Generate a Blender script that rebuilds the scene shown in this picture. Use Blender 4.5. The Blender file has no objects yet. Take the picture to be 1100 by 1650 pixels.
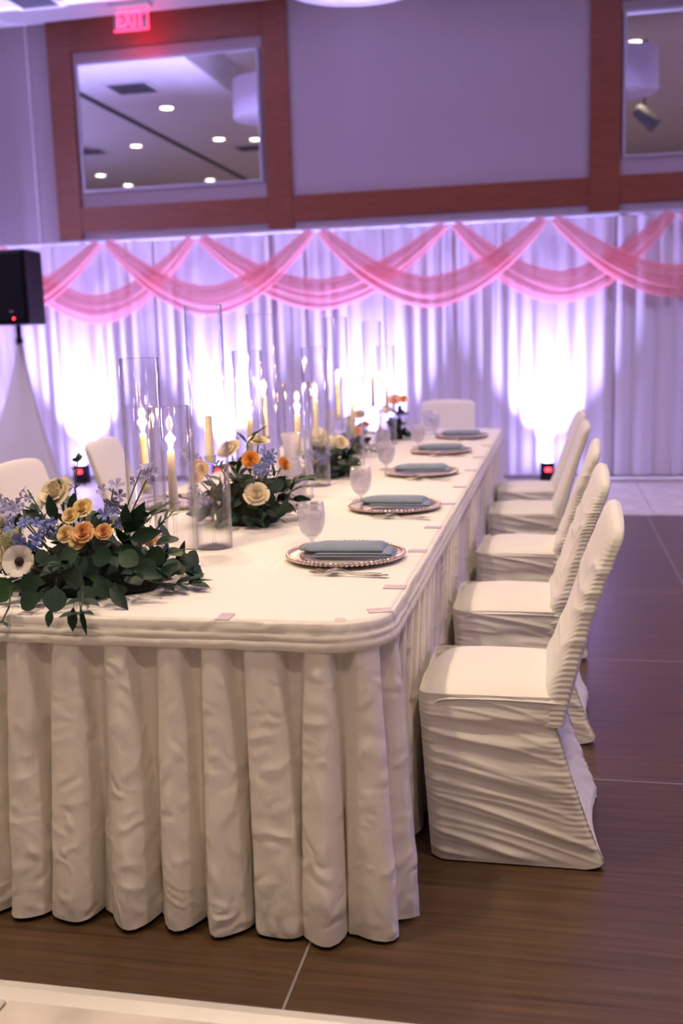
import bpy, bmesh, math, random
import numpy as np
from mathutils import Vector, Matrix, noise, Euler

random.seed(7); rng = np.random.default_rng(7)
scene = bpy.context.scene
COL = scene.collection
PI = math.pi

# ------------------------------------------------------------------ camera
YAW, PITCH, ROLL, CAMH, FPX = -0.2087, 0.16137, 0.02999, 1.333, 1644.4
cy, sy, cp, sp = math.cos(YAW), math.sin(YAW), math.cos(PITCH), math.sin(PITCH)
fwd = Vector((sy*cp, cy*cp, -sp)); rgt = Vector((cy, -sy, 0)); dwn = -rgt.cross(fwd)
r2 = rgt*math.cos(ROLL) + dwn*math.sin(ROLL); d2 = -rgt*math.sin(ROLL) + dwn*math.cos(ROLL)
camd = bpy.data.cameras.new('camera'); cam = bpy.data.objects.new('camera', camd); COL.objects.link(cam)
M = Matrix.Identity(4)
for i in range(3):
    M[i][0] = r2[i]; M[i][1] = -d2[i]; M[i][2] = -fwd[i]
M[2][3] = CAMH
cam.matrix_world = M
camd.sensor_fit = 'HORIZONTAL'; camd.sensor_width = 24.0; camd.lens = FPX*24.0/1100.0
camd.clip_start = 0.05; camd.clip_end = 100
camd.dof.use_dof = True; camd.dof.focus_distance = 2.68; camd.dof.aperture_fstop = 2.4
scene.camera = cam

# ------------------------------------------------------------------ world, exposure
world = bpy.data.worlds.new('world'); scene.world = world; world.use_nodes = True
world.node_tree.nodes['Background'].inputs[0].default_value = (0.30, 0.27, 0.36, 1)
world.node_tree.nodes['Background'].inputs[1].default_value = 0.05
vs = scene.view_settings
vs.view_transform = 'Standard'; vs.look = 'None'; vs.exposure = 0.95; vs.gamma = 1.0; vs.use_curve_mapping = False
scene.cycles.sample_clamp_indirect = 6.0
scene.cycles.transparent_max_bounces = 28
scene.cycles.adaptive_threshold = 0.04
scene.cycles.max_bounces = 7
scene.cycles.caustics_reflective = False; scene.cycles.caustics_refractive = False

WARM = (1.0, 0.77, 0.55)
VIOLET = (0.42, 0.37, 1.0)
WALL_Y, CEIL, DRAPE_Y = 10.60, 4.78, 9.95

def add_light(name, kind, loc, energy, color, target=None, radius=0.05, parent=None, cone=1.6, blend=0.6, size=None):
    ld = bpy.data.lights.new(name, kind); ld.energy = energy; ld.color = color
    if kind in ('POINT', 'SPOT'): ld.shadow_soft_size = radius
    if kind == 'SPOT': ld.spot_size = cone; ld.spot_blend = blend
    if kind == 'AREA': ld.shape = 'DISK'; ld.size = size
    o = bpy.data.objects.new(name, ld); COL.objects.link(o); o.location = loc
    if target is not None:
        o.rotation_euler = (Vector(target)-Vector(loc)).to_track_quat('-Z', 'Y').to_euler()
    return o

# ------------------------------------------------------------------ materials
MATS = {}
def new_mat(name):
    m = bpy.data.materials.new(name); m.use_nodes = True
    nt = m.node_tree; b = nt.nodes['Principled BSDF']
    MATS[name] = m
    return m, nt, b
def N(nt, t, **kw):
    n = nt.nodes.new(t)
    for k, v in kw.items(): setattr(n, k, v)
    return n
def pmat(name, col, rough=0.6, metal=0.0, var=0.06, scale=8.0, bump=0.0, bscale=60.0, spec=0.5, sheen=0.0, stretch=(1, 1, 1), detail=4.0, coat=0.0):
    m, nt, b = new_mat(name)
    tc = N(nt, 'ShaderNodeTexCoord'); mp = N(nt, 'ShaderNodeMapping'); mp.inputs['Scale'].default_value = stretch
    nt.links.new(tc.outputs['Object'], mp.inputs['Vector'])
    nz = N(nt, 'ShaderNodeTexNoise'); nz.inputs['Scale'].default_value = scale; nz.inputs['Detail'].default_value = detail
    nt.links.new(mp.outputs['Vector'], nz.inputs['Vector'])
    cr = N(nt, 'ShaderNodeValToRGB')
    cr.color_ramp.elements[0].position = 0.3; cr.color_ramp.elements[1].position = 0.7
    cr.color_ramp.elements[0].color = tuple(max(0, c*(1-var)) for c in col)+(1,)
    cr.color_ramp.elements[1].color = tuple(min(1, c*(1+var)) for c in col)+(1,)
    nt.links.new(nz.outputs['Fac'], cr.inputs['Fac']); nt.links.new(cr.outputs['Color'], b.inputs['Base Color'])
    b.inputs['Roughness'].default_value = rough; b.inputs['Metallic'].default_value = metal
    b.inputs['Specular IOR Level'].default_value = spec
    if sheen: b.inputs['Sheen Weight'].default_value = sheen
    if coat: b.inputs['Coat Weight'].default_value = coat
    if bump:
        n2 = N(nt, 'ShaderNodeTexNoise'); n2.inputs['Scale'].default_value = bscale; n2.inputs['Detail'].default_value = 5
        nt.links.new(mp.outputs['Vector'], n2.inputs['Vector'])
        bp = N(nt, 'ShaderNodeBump'); bp.inputs['Strength'].default_value = bump; bp.inputs['Distance'].default_value = 0.01
        nt.links.new(n2.outputs['Fac'], bp.inputs['Height']); nt.links.new(bp.outputs['Normal'], b.inputs['Normal'])
    return m
def emat(name, col, strength):
    m, nt, b = new_mat(name)
    b.inputs['Base Color'].default_value = col+(1,); b.inputs['Emission Color'].default_value = col+(1,)
    b.inputs['Emission Strength'].default_value = strength
    return m
def sheer(name, col, transp, transl, var=0.05):
    m, nt, b = new_mat(name); nt.nodes.remove(b)
    out = nt.nodes['Material Output']
    nz = N(nt, 'ShaderNodeTexNoise'); nz.inputs['Scale'].default_value = 5
    cr = N(nt, 'ShaderNodeValToRGB'); nt.links.new(nz.outputs['Fac'], cr.inputs['Fac'])
    cr.color_ramp.elements[0].color = tuple(c*(1-var) for c in col)+(1,); cr.color_ramp.elements[1].color = tuple(min(1, c*(1+var)) for c in col)+(1,)
    d = N(nt, 'ShaderNodeBsdfDiffuse'); t = N(nt, 'ShaderNodeBsdfTranslucent'); p = N(nt, 'ShaderNodeBsdfTransparent')
    nt.links.new(cr.outputs[0], d.inputs[0]); nt.links.new(cr.outputs[0], t.inputs[0])
    m1 = N(nt, 'ShaderNodeMixShader'); m1.inputs[0].default_value = transl
    nt.links.new(d.outputs[0], m1.inputs[1]); nt.links.new(t.outputs[0], m1.inputs[2])
    m2 = N(nt, 'ShaderNodeMixShader'); m2.inputs[0].default_value = transp
    nt.links.new(m1.outputs[0], m2.inputs[1]); nt.links.new(p.outputs[0], m2.inputs[2]); nt.links.new(m2.outputs[0], out.inputs[0])
    return m
def glassmat(name, tint=(0.97, 0.97, 0.98), base=0.05, edge=0.85, power=3.0, frost=0.0, frostcol=(0.9, 0.9, 0.92), refr=0.0):
    m, nt, b = new_mat(name); nt.nodes.remove(b)
    out = nt.nodes['Material Output']
    lw = N(nt, 'ShaderNodeLayerWeight'); lw.inputs['Blend'].default_value = 0.5
    pw = N(nt, 'ShaderNodeMath', operation='POWER'); pw.inputs[1].default_value = power
    nt.links.new(lw.outputs['Facing'], pw.inputs[0])
    ma = N(nt, 'ShaderNodeMath', operation='MULTIPLY_ADD'); ma.inputs[1].default_value = edge; ma.inputs[2].default_value = base
    nt.links.new(pw.outputs[0], ma.inputs[0])
    tr = N(nt, 'ShaderNodeBsdfTransparent'); tr.inputs[0].default_value = tint+(1,)
    gl = N(nt, 'ShaderNodeBsdfGlossy'); gl.inputs['Roughness'].default_value = 0.02
    mx = N(nt, 'ShaderNodeMixShader'); nt.links.new(ma.outputs[0], mx.inputs[0])
    nt.links.new(tr.outputs[0], mx.inputs[1]); nt.links.new(gl.outputs[0], mx.inputs[2])
    if refr:
        rf = N(nt, 'ShaderNodeBsdfRefraction'); rf.inputs['IOR'].default_value = 1.24; rf.inputs['Roughness'].default_value = 0.0
        gm = N(nt, 'ShaderNodeMixShader'); gm.inputs[0].default_value = refr
        nt.links.new(gl.outputs[0], gm.inputs[1]); nt.links.new(rf.outputs[0], gm.inputs[2]); nt.links.new(gm.outputs[0], mx.inputs[2])
    if frost:
        d = N(nt, 'ShaderNodeBsdfDiffuse'); d.inputs[0].default_value = frostcol+(1,)
        t = N(nt, 'ShaderNodeBsdfTranslucent'); t.inputs[0].default_value = frostcol+(1,)
        dm = N(nt, 'ShaderNodeMixShader'); dm.inputs[0].default_value = 0.6
        nt.links.new(d.outputs[0], dm.inputs[1]); nt.links.new(t.outputs[0], dm.inputs[2])
        nz = N(nt, 'ShaderNodeTexNoise'); nz.inputs['Scale'].default_value = 9
        fm = N(nt, 'ShaderNodeMath', operation='MULTIPLY_ADD'); fm.inputs[1].default_value = frost*0.35; fm.inputs[2].default_value = frost*0.85
        nt.links.new(nz.outputs['Fac'], fm.inputs[0])
        m3 = N(nt, 'ShaderNodeMixShader'); nt.links.new(fm.outputs[0], m3.inputs[0])
        nt.links.new(mx.outputs[0], m3.inputs[1]); nt.links.new(dm.outputs[0], m3.inputs[2]); nt.links.new(m3.outputs[0], out.inputs[0])
    else:
        nt.links.new(mx.outputs[0], out.inputs[0])
    return m

# linen: woven, crumpled
def linen(name, col, bump=0.25, scale=14):
    m, nt, b = new_mat(name)
    tc = N(nt, 'ShaderNodeTexCoord')
    w = N(nt, 'ShaderNodeTexNoise'); w.inputs['Scale'].default_value = 5; w.inputs['Detail'].default_value = 2
    nt.links.new(tc.outputs['Object'], w.inputs['Vector'])
    mixv = N(nt, 'ShaderNodeVectorMath', operation='MULTIPLY_ADD'); mixv.inputs[1].default_value = (0.25, 0.25, 0.25)
    nt.links.new(w.outputs['Color'], mixv.inputs[0]); nt.links.new(tc.outputs['Object'], mixv.inputs[2])
    v = N(nt, 'ShaderNodeTexNoise', noise_type='RIDGED_MULTIFRACTAL'); v.inputs['Scale'].default_value = scale; v.inputs['Detail'].default_value = 2.5
    nt.links.new(mixv.outputs[0], v.inputs['Vector'])
    n2 = N(nt, 'ShaderNodeTexNoise'); n2.inputs['Scale'].default_value = 400; nt.links.new(tc.outputs['Object'], n2.inputs['Vector'])
    ad = N(nt, 'ShaderNodeMath', operation='MULTIPLY_ADD'); ad.inputs[1].default_value = 0.04
    nt.links.new(n2.outputs['Fac'], ad.inputs[0]); nt.links.new(v.outputs[0], ad.inputs[2])
    bp = N(nt, 'ShaderNodeBump'); bp.inputs['Strength'].default_value = bump; bp.inputs['Distance'].default_value = 0.05
    nt.links.new(ad.outputs[0], bp.inputs['Height']); nt.links.new(bp.outputs['Normal'], b.inputs['Normal'])
    cr = N(nt, 'ShaderNodeValToRGB'); cr.color_ramp.elements[0].color = tuple(c*0.96 for c in col)+(1,); cr.color_ramp.elements[1].color = col+(1,)
    nt.links.new(n2.outputs['Fac'], cr.inputs['Fac']); nt.links.new(cr.outputs[0], b.inputs['Base Color'])
    b.inputs['Roughness'].default_value = 0.85; b.inputs['Specular IOR Level'].default_value = 0.2
    return m

linen('linen', (0.80, 0.755, 0.69), 0.30, 17)
linen('cloth_top', (0.84, 0.80, 0.75), 0.025, 4)
pmat('spandex', (0.83, 0.80, 0.74), 0.55, var=0.02, scale=3, bump=0.03, bscale=25, spec=0.3, sheen=0.2)
sheer('voile', (0.80, 0.76, 0.80), 0.04, 0.25)
sheer('tulle', (0.90, 0.33, 0.34), 0.20, 0.40)
sheer('scrim', (0.80, 0.78, 0.82), 0.02, 0.3)
pmat('wall_fabric', (0.37, 0.30, 0.295), 0.9, var=0.05, scale=40, bump=0.1, bscale=300)
pmat('wood_trim', (0.205, 0.055, 0.019), 0.45, var=0.18, scale=6, stretch=(1, 1, 14), bump=0.03, bscale=20)
pmat('ceiling_paint', (0.72, 0.71, 0.70), 0.9, var=0.02)
pmat('coffer_paint', (0.68, 0.63, 0.58), 0.9, var=0.03)
pmat('mirror_glass', (0.86, 0.86, 0.87), 0.015, 1.0, var=0.0)
pmat('chrome', (0.75, 0.74, 0.74), 0.15, 1.0, var=0.02)
pmat('champagne_metal', (0.72, 0.58, 0.50), 0.2, 0.9, var=0.05)
pmat('charger_silver', (0.78, 0.74, 0.73), 0.22, 0.45, var=0.04)
pmat('flatware', (0.36, 0.31, 0.29), 0.26, 1.0, var=0.03)
pmat('frame_silver', (0.42, 0.40, 0.42), 0.45, 0.2, var=0.03)
pmat('joint_metal', (0.36, 0.34, 0.33), 0.4, 0.4, var=0.05)
pmat('bar_white', (0.40, 0.38, 0.40), 0.6, var=0.03)
pmat('alu', (0.74, 0.71, 0.66), 0.5, 0.25, var=0.05)
pmat('black_plastic', (0.006, 0.006, 0.009), 0.55, var=0.2, spec=0.2)
pmat('grille', (0.004, 0.004, 0.008), 0.7, var=0.4, scale=300, spec=0.1)
pmat('dark_slot', (0.05, 0.05, 0.05), 0.8)
pmat('vent_metal', (0.16, 0.16, 0.17), 0.5, var=0.1)
pmat('wax', (0.92, 0.85, 0.75), 0.5, var=0.02)
MATS['wax'].node_tree.nodes['Principled BSDF'].inputs['Subsurface Weight'].default_value = 0.9
MATS['wax'].node_tree.nodes['Principled BSDF'].inputs['Subsurface Radius'].default_value = (1.0, 0.6, 0.3); MATS['wax'].node_tree.nodes['Principled BSDF'].inputs['Subsurface Scale'].default_value = 0.03
pmat('wick', (0.03, 0.02, 0.02), 0.9)
emat('flame', (1.0, 0.62, 0.24), 28.0)
emat('exit_red', (1.0, 0.03, 0.10), 3.0)
emat('led_red', (1.0, 0.02, 0.03), 6.0)
emat('led_lens', (0.55, 0.45, 1.0), 6.0)
emat('downlight_lens', (1.0, 0.88, 0.72), 6.0)
pmat('drum_fabric', (0.72, 0.68, 0.72), 0.8, var=0.03)
pmat('napkin_blue', (0.225, 0.278, 0.370), 0.8, var=0.06, scale=60, bump=0.1, bscale=500, sheen=0.15)
pmat('clip_plastic', (0.66, 0.54, 0.60), 0.25, var=0.05)
glassmat('clear_glass', tint=(0.993, 0.993, 0.996), base=0.04, edge=0.95, power=2.6, refr=0.5)
glassmat('acrylic', tint=(0.95, 0.90, 0.95), base=0.08, edge=0.6)
glassmat('goblet_glass', base=0.06, edge=0.8, power=2.5, frost=0.22, frostcol=(0.97, 0.95, 0.98))
glassmat('carafe_glass', base=0.05, edge=0.8, power=2.5, frost=0.24, frostcol=(0.92, 0.88, 0.92))
for nm, c in [('leaf_dark', (0.012, 0.036, 0.022)), ('leaf_sage', (0.050, 0.085, 0.065)), ('leaf_green', (0.020, 0.060, 0.018)), ('leaf_mid', (0.025, 0.058, 0.034))]:
    pmat(nm, c, 0.5, var=0.25, scale=20, spec=0.35)
pmat('stem_green', (0.06, 0.07, 0.035), 0.6, var=0.2)
pmat('rose_cream', (0.80, 0.70, 0.52), 0.6, var=0.06, scale=30)
pmat('rose_yellow', (0.80, 0.60, 0.28), 0.6, var=0.08, scale=30)
pmat('rose_peach', (0.82, 0.46, 0.20), 0.6, var=0.10, scale=30)
pmat('ranunculus_orange', (0.85, 0.38, 0.07), 0.6, var=0.12, scale=30)
pmat('anemone_white', (0.84, 0.79, 0.74), 0.6, var=0.04, scale=20)
pmat('anemone_dark', (0.03, 0.010, 0.018), 0.8, var=0.3, scale=80)
pmat('delphinium_blue', (0.16, 0.20, 0.52), 0.6, var=0.25, scale=30)
pmat('delphinium_pale', (0.40, 0.38, 0.66), 0.6, var=0.20, scale=30)
pmat('hydrangea_white', (0.72, 0.70, 0.56), 0.6, var=0.12, scale=30)
pmat('hydrangea_green', (0.42, 0.44, 0.24), 0.7, var=0.2, scale=30)
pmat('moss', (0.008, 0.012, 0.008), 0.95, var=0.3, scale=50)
pmat('tile_marble', (0.60, 0.55, 0.48), 0.5, var=0.16, scale=5, detail=8)
pmat('carpet', (0.34, 0.28, 0.30), 0.9, var=0.3, scale=4, detail=8)

# laminated wood dance floor: streaky grain running along X
m, nt, b = new_mat('dance_wood')
tc = N(nt, 'ShaderNodeTexCoord'); mp = N(nt, 'ShaderNodeMapping'); mp.inputs['Scale'].default_value = (1.2, 34, 1)
oi = N(nt, 'ShaderNodeObjectInfo'); mo = N(nt, 'ShaderNodeVectorMath', operation='ADD')
nt.links.new(tc.outputs['Object'], mo.inputs[0]); nt.links.new(oi.outputs['Random'], mo.inputs[1]); nt.links.new(mo.outputs[0], mp.inputs['Vector'])
nz = N(nt, 'ShaderNodeTexNoise'); nz.inputs['Scale'].default_value = 1.6; nz.inputs['Detail'].default_value = 6; nz.inputs['Roughness'].default_value = 0.65
nt.links.new(mp.outputs[0], nz.inputs['Vector'])
cr = N(nt, 'ShaderNodeValToRGB'); e = cr.color_ramp.elements
e[0].position = 0.25; e[0].color = (0.034, 0.017, 0.008, 1); e[1].position = 0.72; e[1].color = (0.122, 0.066, 0.032, 1)
nt.links.new(nz.outputs['Fac'], cr.inputs['Fac']); nt.links.new(cr.outputs[0], b.inputs['Base Color'])
b.inputs['Roughness'].default_value = 0.32; b.inputs['Specular IOR Level'].default_value = 0.6

# ------------------------------------------------------------------ mesh helpers
def link(o, parent=None):
    COL.objects.link(o)
    if parent is not None: o.parent = parent
    return o
def mk(name, verts, faces, mat, parent=None, smooth=True, loc=None):
    me = bpy.data.meshes.new(name)
    me.from_pydata([tuple(map(float, v)) for v in verts], [], [tuple(map(int, f)) for f in faces]); me.update()
    if smooth: me.polygons.foreach_set('use_smooth', [True]*len(me.polygons))
    me.materials.append(MATS[mat])
    o = bpy.data.objects.new(name, me)
    if loc is not None: o.location = loc
    return link(o, parent)
def tag(o, label=None, cat=None, group=None, kind=None):
    if label: o['label'] = label
    if cat: o['category'] = cat
    if group: o['group'] = group
    if kind: o['kind'] = kind
    return o
def thing(name, label, cat, loc=(0, 0, 0), rz=0.0, group=None):
    o = bpy.data.objects.new(name, None); o.empty_display_size = 0.05
    COL.objects.link(o); o.location = loc; o.rotation_euler = (0, 0, rz)
    return tag(o, label, cat, group)
def grid_faces(n, m, cu=False, cv=False):
    f = []
    for i in range(n if cu else n-1):
        for j in range(m if cv else m-1):
            a = i*m+j; b_ = i*m+(j+1) % m; c = ((i+1) % n)*m+(j+1) % m; d = ((i+1) % n)*m+j
            f.append((a, b_, c, d))
    return f
def grid(name, P, mat, parent=None, cu=False, cv=False, loc=None, smooth=True, flip=False):
    P = np.asarray(P); n, m_, _ = P.shape
    F = grid_faces(n, m_, cu, cv)
    if flip: F = [f[::-1] for f in F]
    return mk(name, P.reshape(-1, 3), F, mat, parent, smooth, loc)
class MB:
    def __init__(s): s.v = []; s.f = []
    def add(s, v, f):
        o = len(s.v); s.v += [tuple(x) for x in v]; s.f += [tuple(i+o for i in q) for q in f]; return s
    def box(s, x0, x1, y0, y1, z0, z1):
        v = [(x, y, z) for x in (x0, x1) for y in (y0, y1) for z in (z0, z1)]
        return s.add(v, [(0, 1, 3, 2), (4, 6, 7, 5), (0, 4, 5, 1), (2, 3, 7, 6), (0, 2, 6, 4), (1, 5, 7, 3)])
    def lathe(s, prof, n=32, c=(0, 0, 0), sx=1, sy_=1):
        v = []
        for r, z in prof:
            for k in range(n):
                a = 2*PI*k/n; v.append((c[0]+r*math.cos(a)*sx, c[1]+r*math.sin(a)*sy_, c[2]+z))
        f = []
        for i in range(len(prof)-1):
            for k in range(n):
                f.append((i*n+k, i*n+(k+1) % n, (i+1)*n+(k+1) % n, (i+1)*n+k))
        return s.add(v, f)
    def tube(s, pts, rad, n=8, cap=True):
        pts = [Vector(p) for p in pts]
        if not hasattr(rad, '__len__'): rad = [rad]*len(pts)
        v = []; up = Vector((0, 0, 1))
        for i, p in enumerate(pts):
            t = (pts[min(i+1, len(pts)-1)]-pts[max(i-1, 0)]).normalized()
            a = t.cross(up)
            if a.length < 1e-3: a = t.cross(Vector((1, 0, 0)))
            a.normalize(); b_ = t.cross(a)
            for k in range(n):
                q = 2*PI*k/n; v.append(tuple(p+(a*math.cos(q)+b_*math.sin(q))*rad[i]))
        f = []
        for i in range(len(pts)-1):
            for k in range(n): f.append((i*n+k, i*n+(k+1) % n, (i+1)*n+(k+1) % n, (i+1)*n+k))
        if cap: f.append(tuple(range(n))[::-1]); f.append(tuple((len(pts)-1)*n+k for k in range(n)))
        return s.add(v, f)
    def build(s, name, mat, parent=None, smooth=False, loc=None):
        return mk(name, s.v, s.f, mat, parent, smooth, loc)
def bevel_box(name, x0, x1, y0, y1, z0, z1, bev, mat, parent=None, seg=2):
    bm = bmesh.new(); b_ = MB().box(x0, x1, y0, y1, z0, z1)
    vs_ = [bm.verts.new(v) for v in b_.v]
    for f in b_.f: bm.faces.new([vs_[i] for i in f])
    bmesh.ops.recalc_face_normals(bm, faces=bm.faces)
    bmesh.ops.bevel(bm, geom=list(bm.edges), offset=bev, segments=seg, profile=0.5, affect='EDGES')
    me = bpy.data.meshes.new(name); bm.to_mesh(me); bm.free(); me.materials.append(MATS[mat])
    return link(bpy.data.objects.new(name, me), parent)
def copy_tree(o, parent=None):
    c = o.copy(); COL.objects.link(c)
    if parent is not None: c.parent = parent
    for ch in o.children: copy_tree(ch, c)
    return c
def fn(x, y, z=0.0): return noise.noise(Vector((x, y, z)))      # -1..1
def sst(a, b_, x):
    t = np.clip((x-a)/(b_-a), 0, 1); return t*t*(3-2*t)

# ================================================================== SETTING
XL, XR, YB = -10.6, 8.4, -9.0
def struct(o): return tag(o, kind='structure')
floor = struct(MB().box(XL, XR, YB, WALL_Y+0.1, -0.12, -0.026).build('floor', 'carpet'))
DX0, DY0, PAN = -0.539, 1.819, 1.2225
dance_x = [DX0+PAN*k for k in range(-3, 5)]; dance_y = [DY0+PAN*k for k in range(0, 6)]
# square stone-look tiles around the dance floor
T = 0.62
tile_mesh = None
for i in range(-9, 7):
    for j in range(-4, 17):
        x0 = -1.12+i*T; y0 = DY0-0.05-(j+1)*T if j < 0 else None
        y0 = DY0-0.055-T-(-1-j)*T if j < 0 else dance_y[-1]+0.055+j*T
        if j >= 4: continue
        if y0 < 0.3 or x0 < -6.6 or x0 > 3.2: continue
        dep = T
        if tile_mesh is None:
            t_ = bevel_box('tile', 0.003, T-0.003, 0.003, T-0.003, -0.026, 0.0, 0.003, 'tile_marble', floor, 1); tile_mesh = t_.data
        else:
            t_ = link(bpy.data.objects.new('tile', tile_mesh), floor)
        t_.location = (x0, y0, 0)
# dance floor
df = thing('dance_floor', 'brown wood-grain laminate dance floor laid in square panels under the table', 'dance floor', (0, 0, 0))
pm = None
for x0 in dance_x[:-1]:
    for y0 in dance_y[:-1]:
        if pm is None:
            o = bevel_box('floor_panel', 0.0025, PAN-0.0025, 0.0025, PAN-0.0025, -0.02, 0.0, 0.0015, 'dance_wood', df, 1); pm = o.data
        else: o = link(bpy.data.objects.new('floor_panel', pm), df)
        o.location = (x0, y0, 0)
js = MB()
for x in dance_x[1:-1]: js.box(x-0.0028, x+0.0028, dance_y[0], dance_y[-1], -0.02, 0.0006)
for y in dance_y[1:-1]: js.box(dance_x[0], dance_x[-1], y-0.0028, y+0.0028, -0.02, 0.0006)
js.build('joint_strip', 'joint_metal', df)
def ramp(name, ax, lo, hi, edge, sgn):
    b_ = MB()
    prof = [(0, -0.02), (0, 0.001), (0.02, 0.001), (0.055, -0.018), (0.055, -0.02)]
    v = []
    for s in (lo, hi):
        for d_, z in prof:
            v.append((s, edge+sgn*d_, z) if ax == 'x' else (edge+sgn*d_, s, z))
    k = len(prof); b_.add(v, [(i, i+1, k+i+1, k+i) for i in range(k-1)]+[tuple(range(k)), tuple(range(k, 2*k))])
    return b_.build(name, 'alu', df)
ramp('edge_ramp', 'x', dance_x[0], dance_x[-1], dance_y[0], -1); ramp('edge_ramp', 'x', dance_x[0], dance_x[-1], dance_y[-1], 1)
ramp('edge_ramp', 'y', dance_y[0], dance_y[-1], dance_x[0], -1); ramp('edge_ramp', 'y', dance_y[0], dance_y[-1], dance_x[-1], 1)

# walls
struct(MB().box(XL, XR, WALL_Y, WALL_Y+0.15, -0.1, CEIL+0.6).build('wall_back', 'wall_fabric'))
struct(MB().box(XL-0.15, XL, YB, WALL_Y, -0.1, CEIL+0.6).build('wall_left', 'wall_fabric'))
struct(MB().box(XR, XR+0.15, YB, WALL_Y, -0.1, CEIL+0.6).build('wall_right', 'wall_fabric'))
struct(MB().box(XL, XR, YB-0.15, YB, -0.1, CEIL+0.6).build('wall_front', 'wall_fabric'))
# ceiling with a raised coffer over the room
CX0, CX1, CY0, CY1, CZ = -4.30, 4.6, -6.0, 8.95, 5.16
c_ = MB().box(XL, CX0, YB, WALL_Y, CEIL, CEIL+0.5).box(CX1, XR, YB, WALL_Y, CEIL, CEIL+0.5)
c_.box(CX0, CX1, CY1, WALL_Y, CEIL, CEIL+0.5).box(CX0, CX1, YB, CY0, CEIL, CEIL+0.5)
ceiling = struct(c_.build('ceiling', 'ceiling_paint'))
MB().box(CX0, CX1, CY0, CY1, CZ, CZ+0.1).build('coffer_panel', 'coffer_paint', ceiling)
MB().box(CX0-0.46, CX0, CY0, CY1+0.4, CEIL-0.03, CEIL).build('coffer_trim', 'ceiling_paint', ceiling)
MB().box(CX0-0.46, CX1, CY1+0.1, CY1+0.4, CEIL-0.03, CEIL-0.001).build('coffer_trim', 'ceiling_paint', ceiling)
MB().box(-6.33, -6.21, -2.0, 8.1, CEIL-0.004, CEIL+0.01).build('air_slot', 'dark_slot', ceiling)
struct(MB().box(XL, XR, WALL_Y-0.02, WALL_Y, 0, 0.14).build('baseboard_back', 'wood_trim'))
# brown wood framing proud of the fabric wall
Yw = WALL_Y
def trim(n, x0, x1, z0, z1, d=0.035):
    return struct(bevel_box('trim_%d' % n, x0, x1, Yw-d, Yw+0.002, z0, z1, 0.004, 'wood_trim', None, 1))
trim(1, -5.27, -5.00, 0.15, CEIL); trim(2, -2.92, -2.655, 0.15, CEIL)
trim(3, -5.00, -2.92, 4.465, CEIL, 0.033); trim(4, -5.00, -2.92, 2.615, 2.875, 0.033)
trim(5, -2.655, 0.315, 2.615, 2.875, 0.033); trim(6, 0.315, 0.600, 0.15, CEIL)
trim(7, 0.600, 2.67, 2.615, 2.875, 0.033); trim(8, 0.600, 2.67, 4.465, CEIL, 0.033); trim(9, 2.67, 2.94, 0.15, CEIL)
struct(MB().box(-5.52, -5.505, Yw-0.012, Yw, 0.15, CEIL).build('trim_10', 'ceiling_paint'))

def wall_mirror(x0, x1, z0, z1, label):
    t = thing('wall_mirror', label, 'mirror', ((x0+x1)/2, Yw-0.006, z0), 0, 'mirrors set in the wood framed wall')
    h = (x1-x0)/2; H = z1-z0
    bevel_box('mirror_glass', -h, h, -0.018, 0.002, 0, H, 0.002, 'mirror_glass', t, 1)
    f = MB(); w = 0.022
    f.box(-h-w, -h, -0.03, 0.0, -w, H+w).box(h, h+w, -0.03, 0, -w, H+w).box(-h, h, -0.03, 0, -w, 0).box(-h, h, -0.03, 0, H, H+w)
    f.build('mirror_frame', 'frame_silver', t)
wall_mirror(-4.935, -2.985, 3.055, 4.325, 'large rectangular wall mirror under the exit sign reflecting ceiling lights')
wall_mirror(0.645, 2.62, 3.055, 4.345, 'wall mirror cut off by the right edge of the photo, above the drapes')

# ceiling fittings
for n_, (x, y) in enumerate([(-5.48, 6.55), (-6.97, 4.13), (-8.76, 1.66), (-8.76, 0.32), (-5.48, 4.19), (-4.92, 3.96), (-6.97, 0.3), (-5.48, 0.6)]):
    where = ['alone beyond the air slot nearest the vent', 'single one on the outer side of the air slot', 'left one of the low pair in the mirror', 'right one of the low pair in the mirror', 'beside the second ceiling vent', 'at the right edge of the mirror', 'far along the ceiling toward the entrance', 'far along the ceiling near the coffer'][n_]
    t = thing('recessed_downlight', 'lit recessed ceiling downlight, '+where, 'downlight', (x, y, CEIL), 0, 'recessed downlights reflected in the mirror')
    MB().lathe([(0.085, -0.002), (0.115, -0.012), (0.125, -0.002), (0.125, 0.0)], 24).build('trim_ring', 'ceiling_paint', t, True)
    MB().lathe([(0.0001, -0.004), (0.088, -0.004)], 24).build('lens', 'downlight_lens', t)
    add_light('downlight_lamp', 'SPOT', (x, y, CEIL-0.03), 55, WARM, (x, y, 0), 0.07, cone=2.2, blend=0.7)
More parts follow.
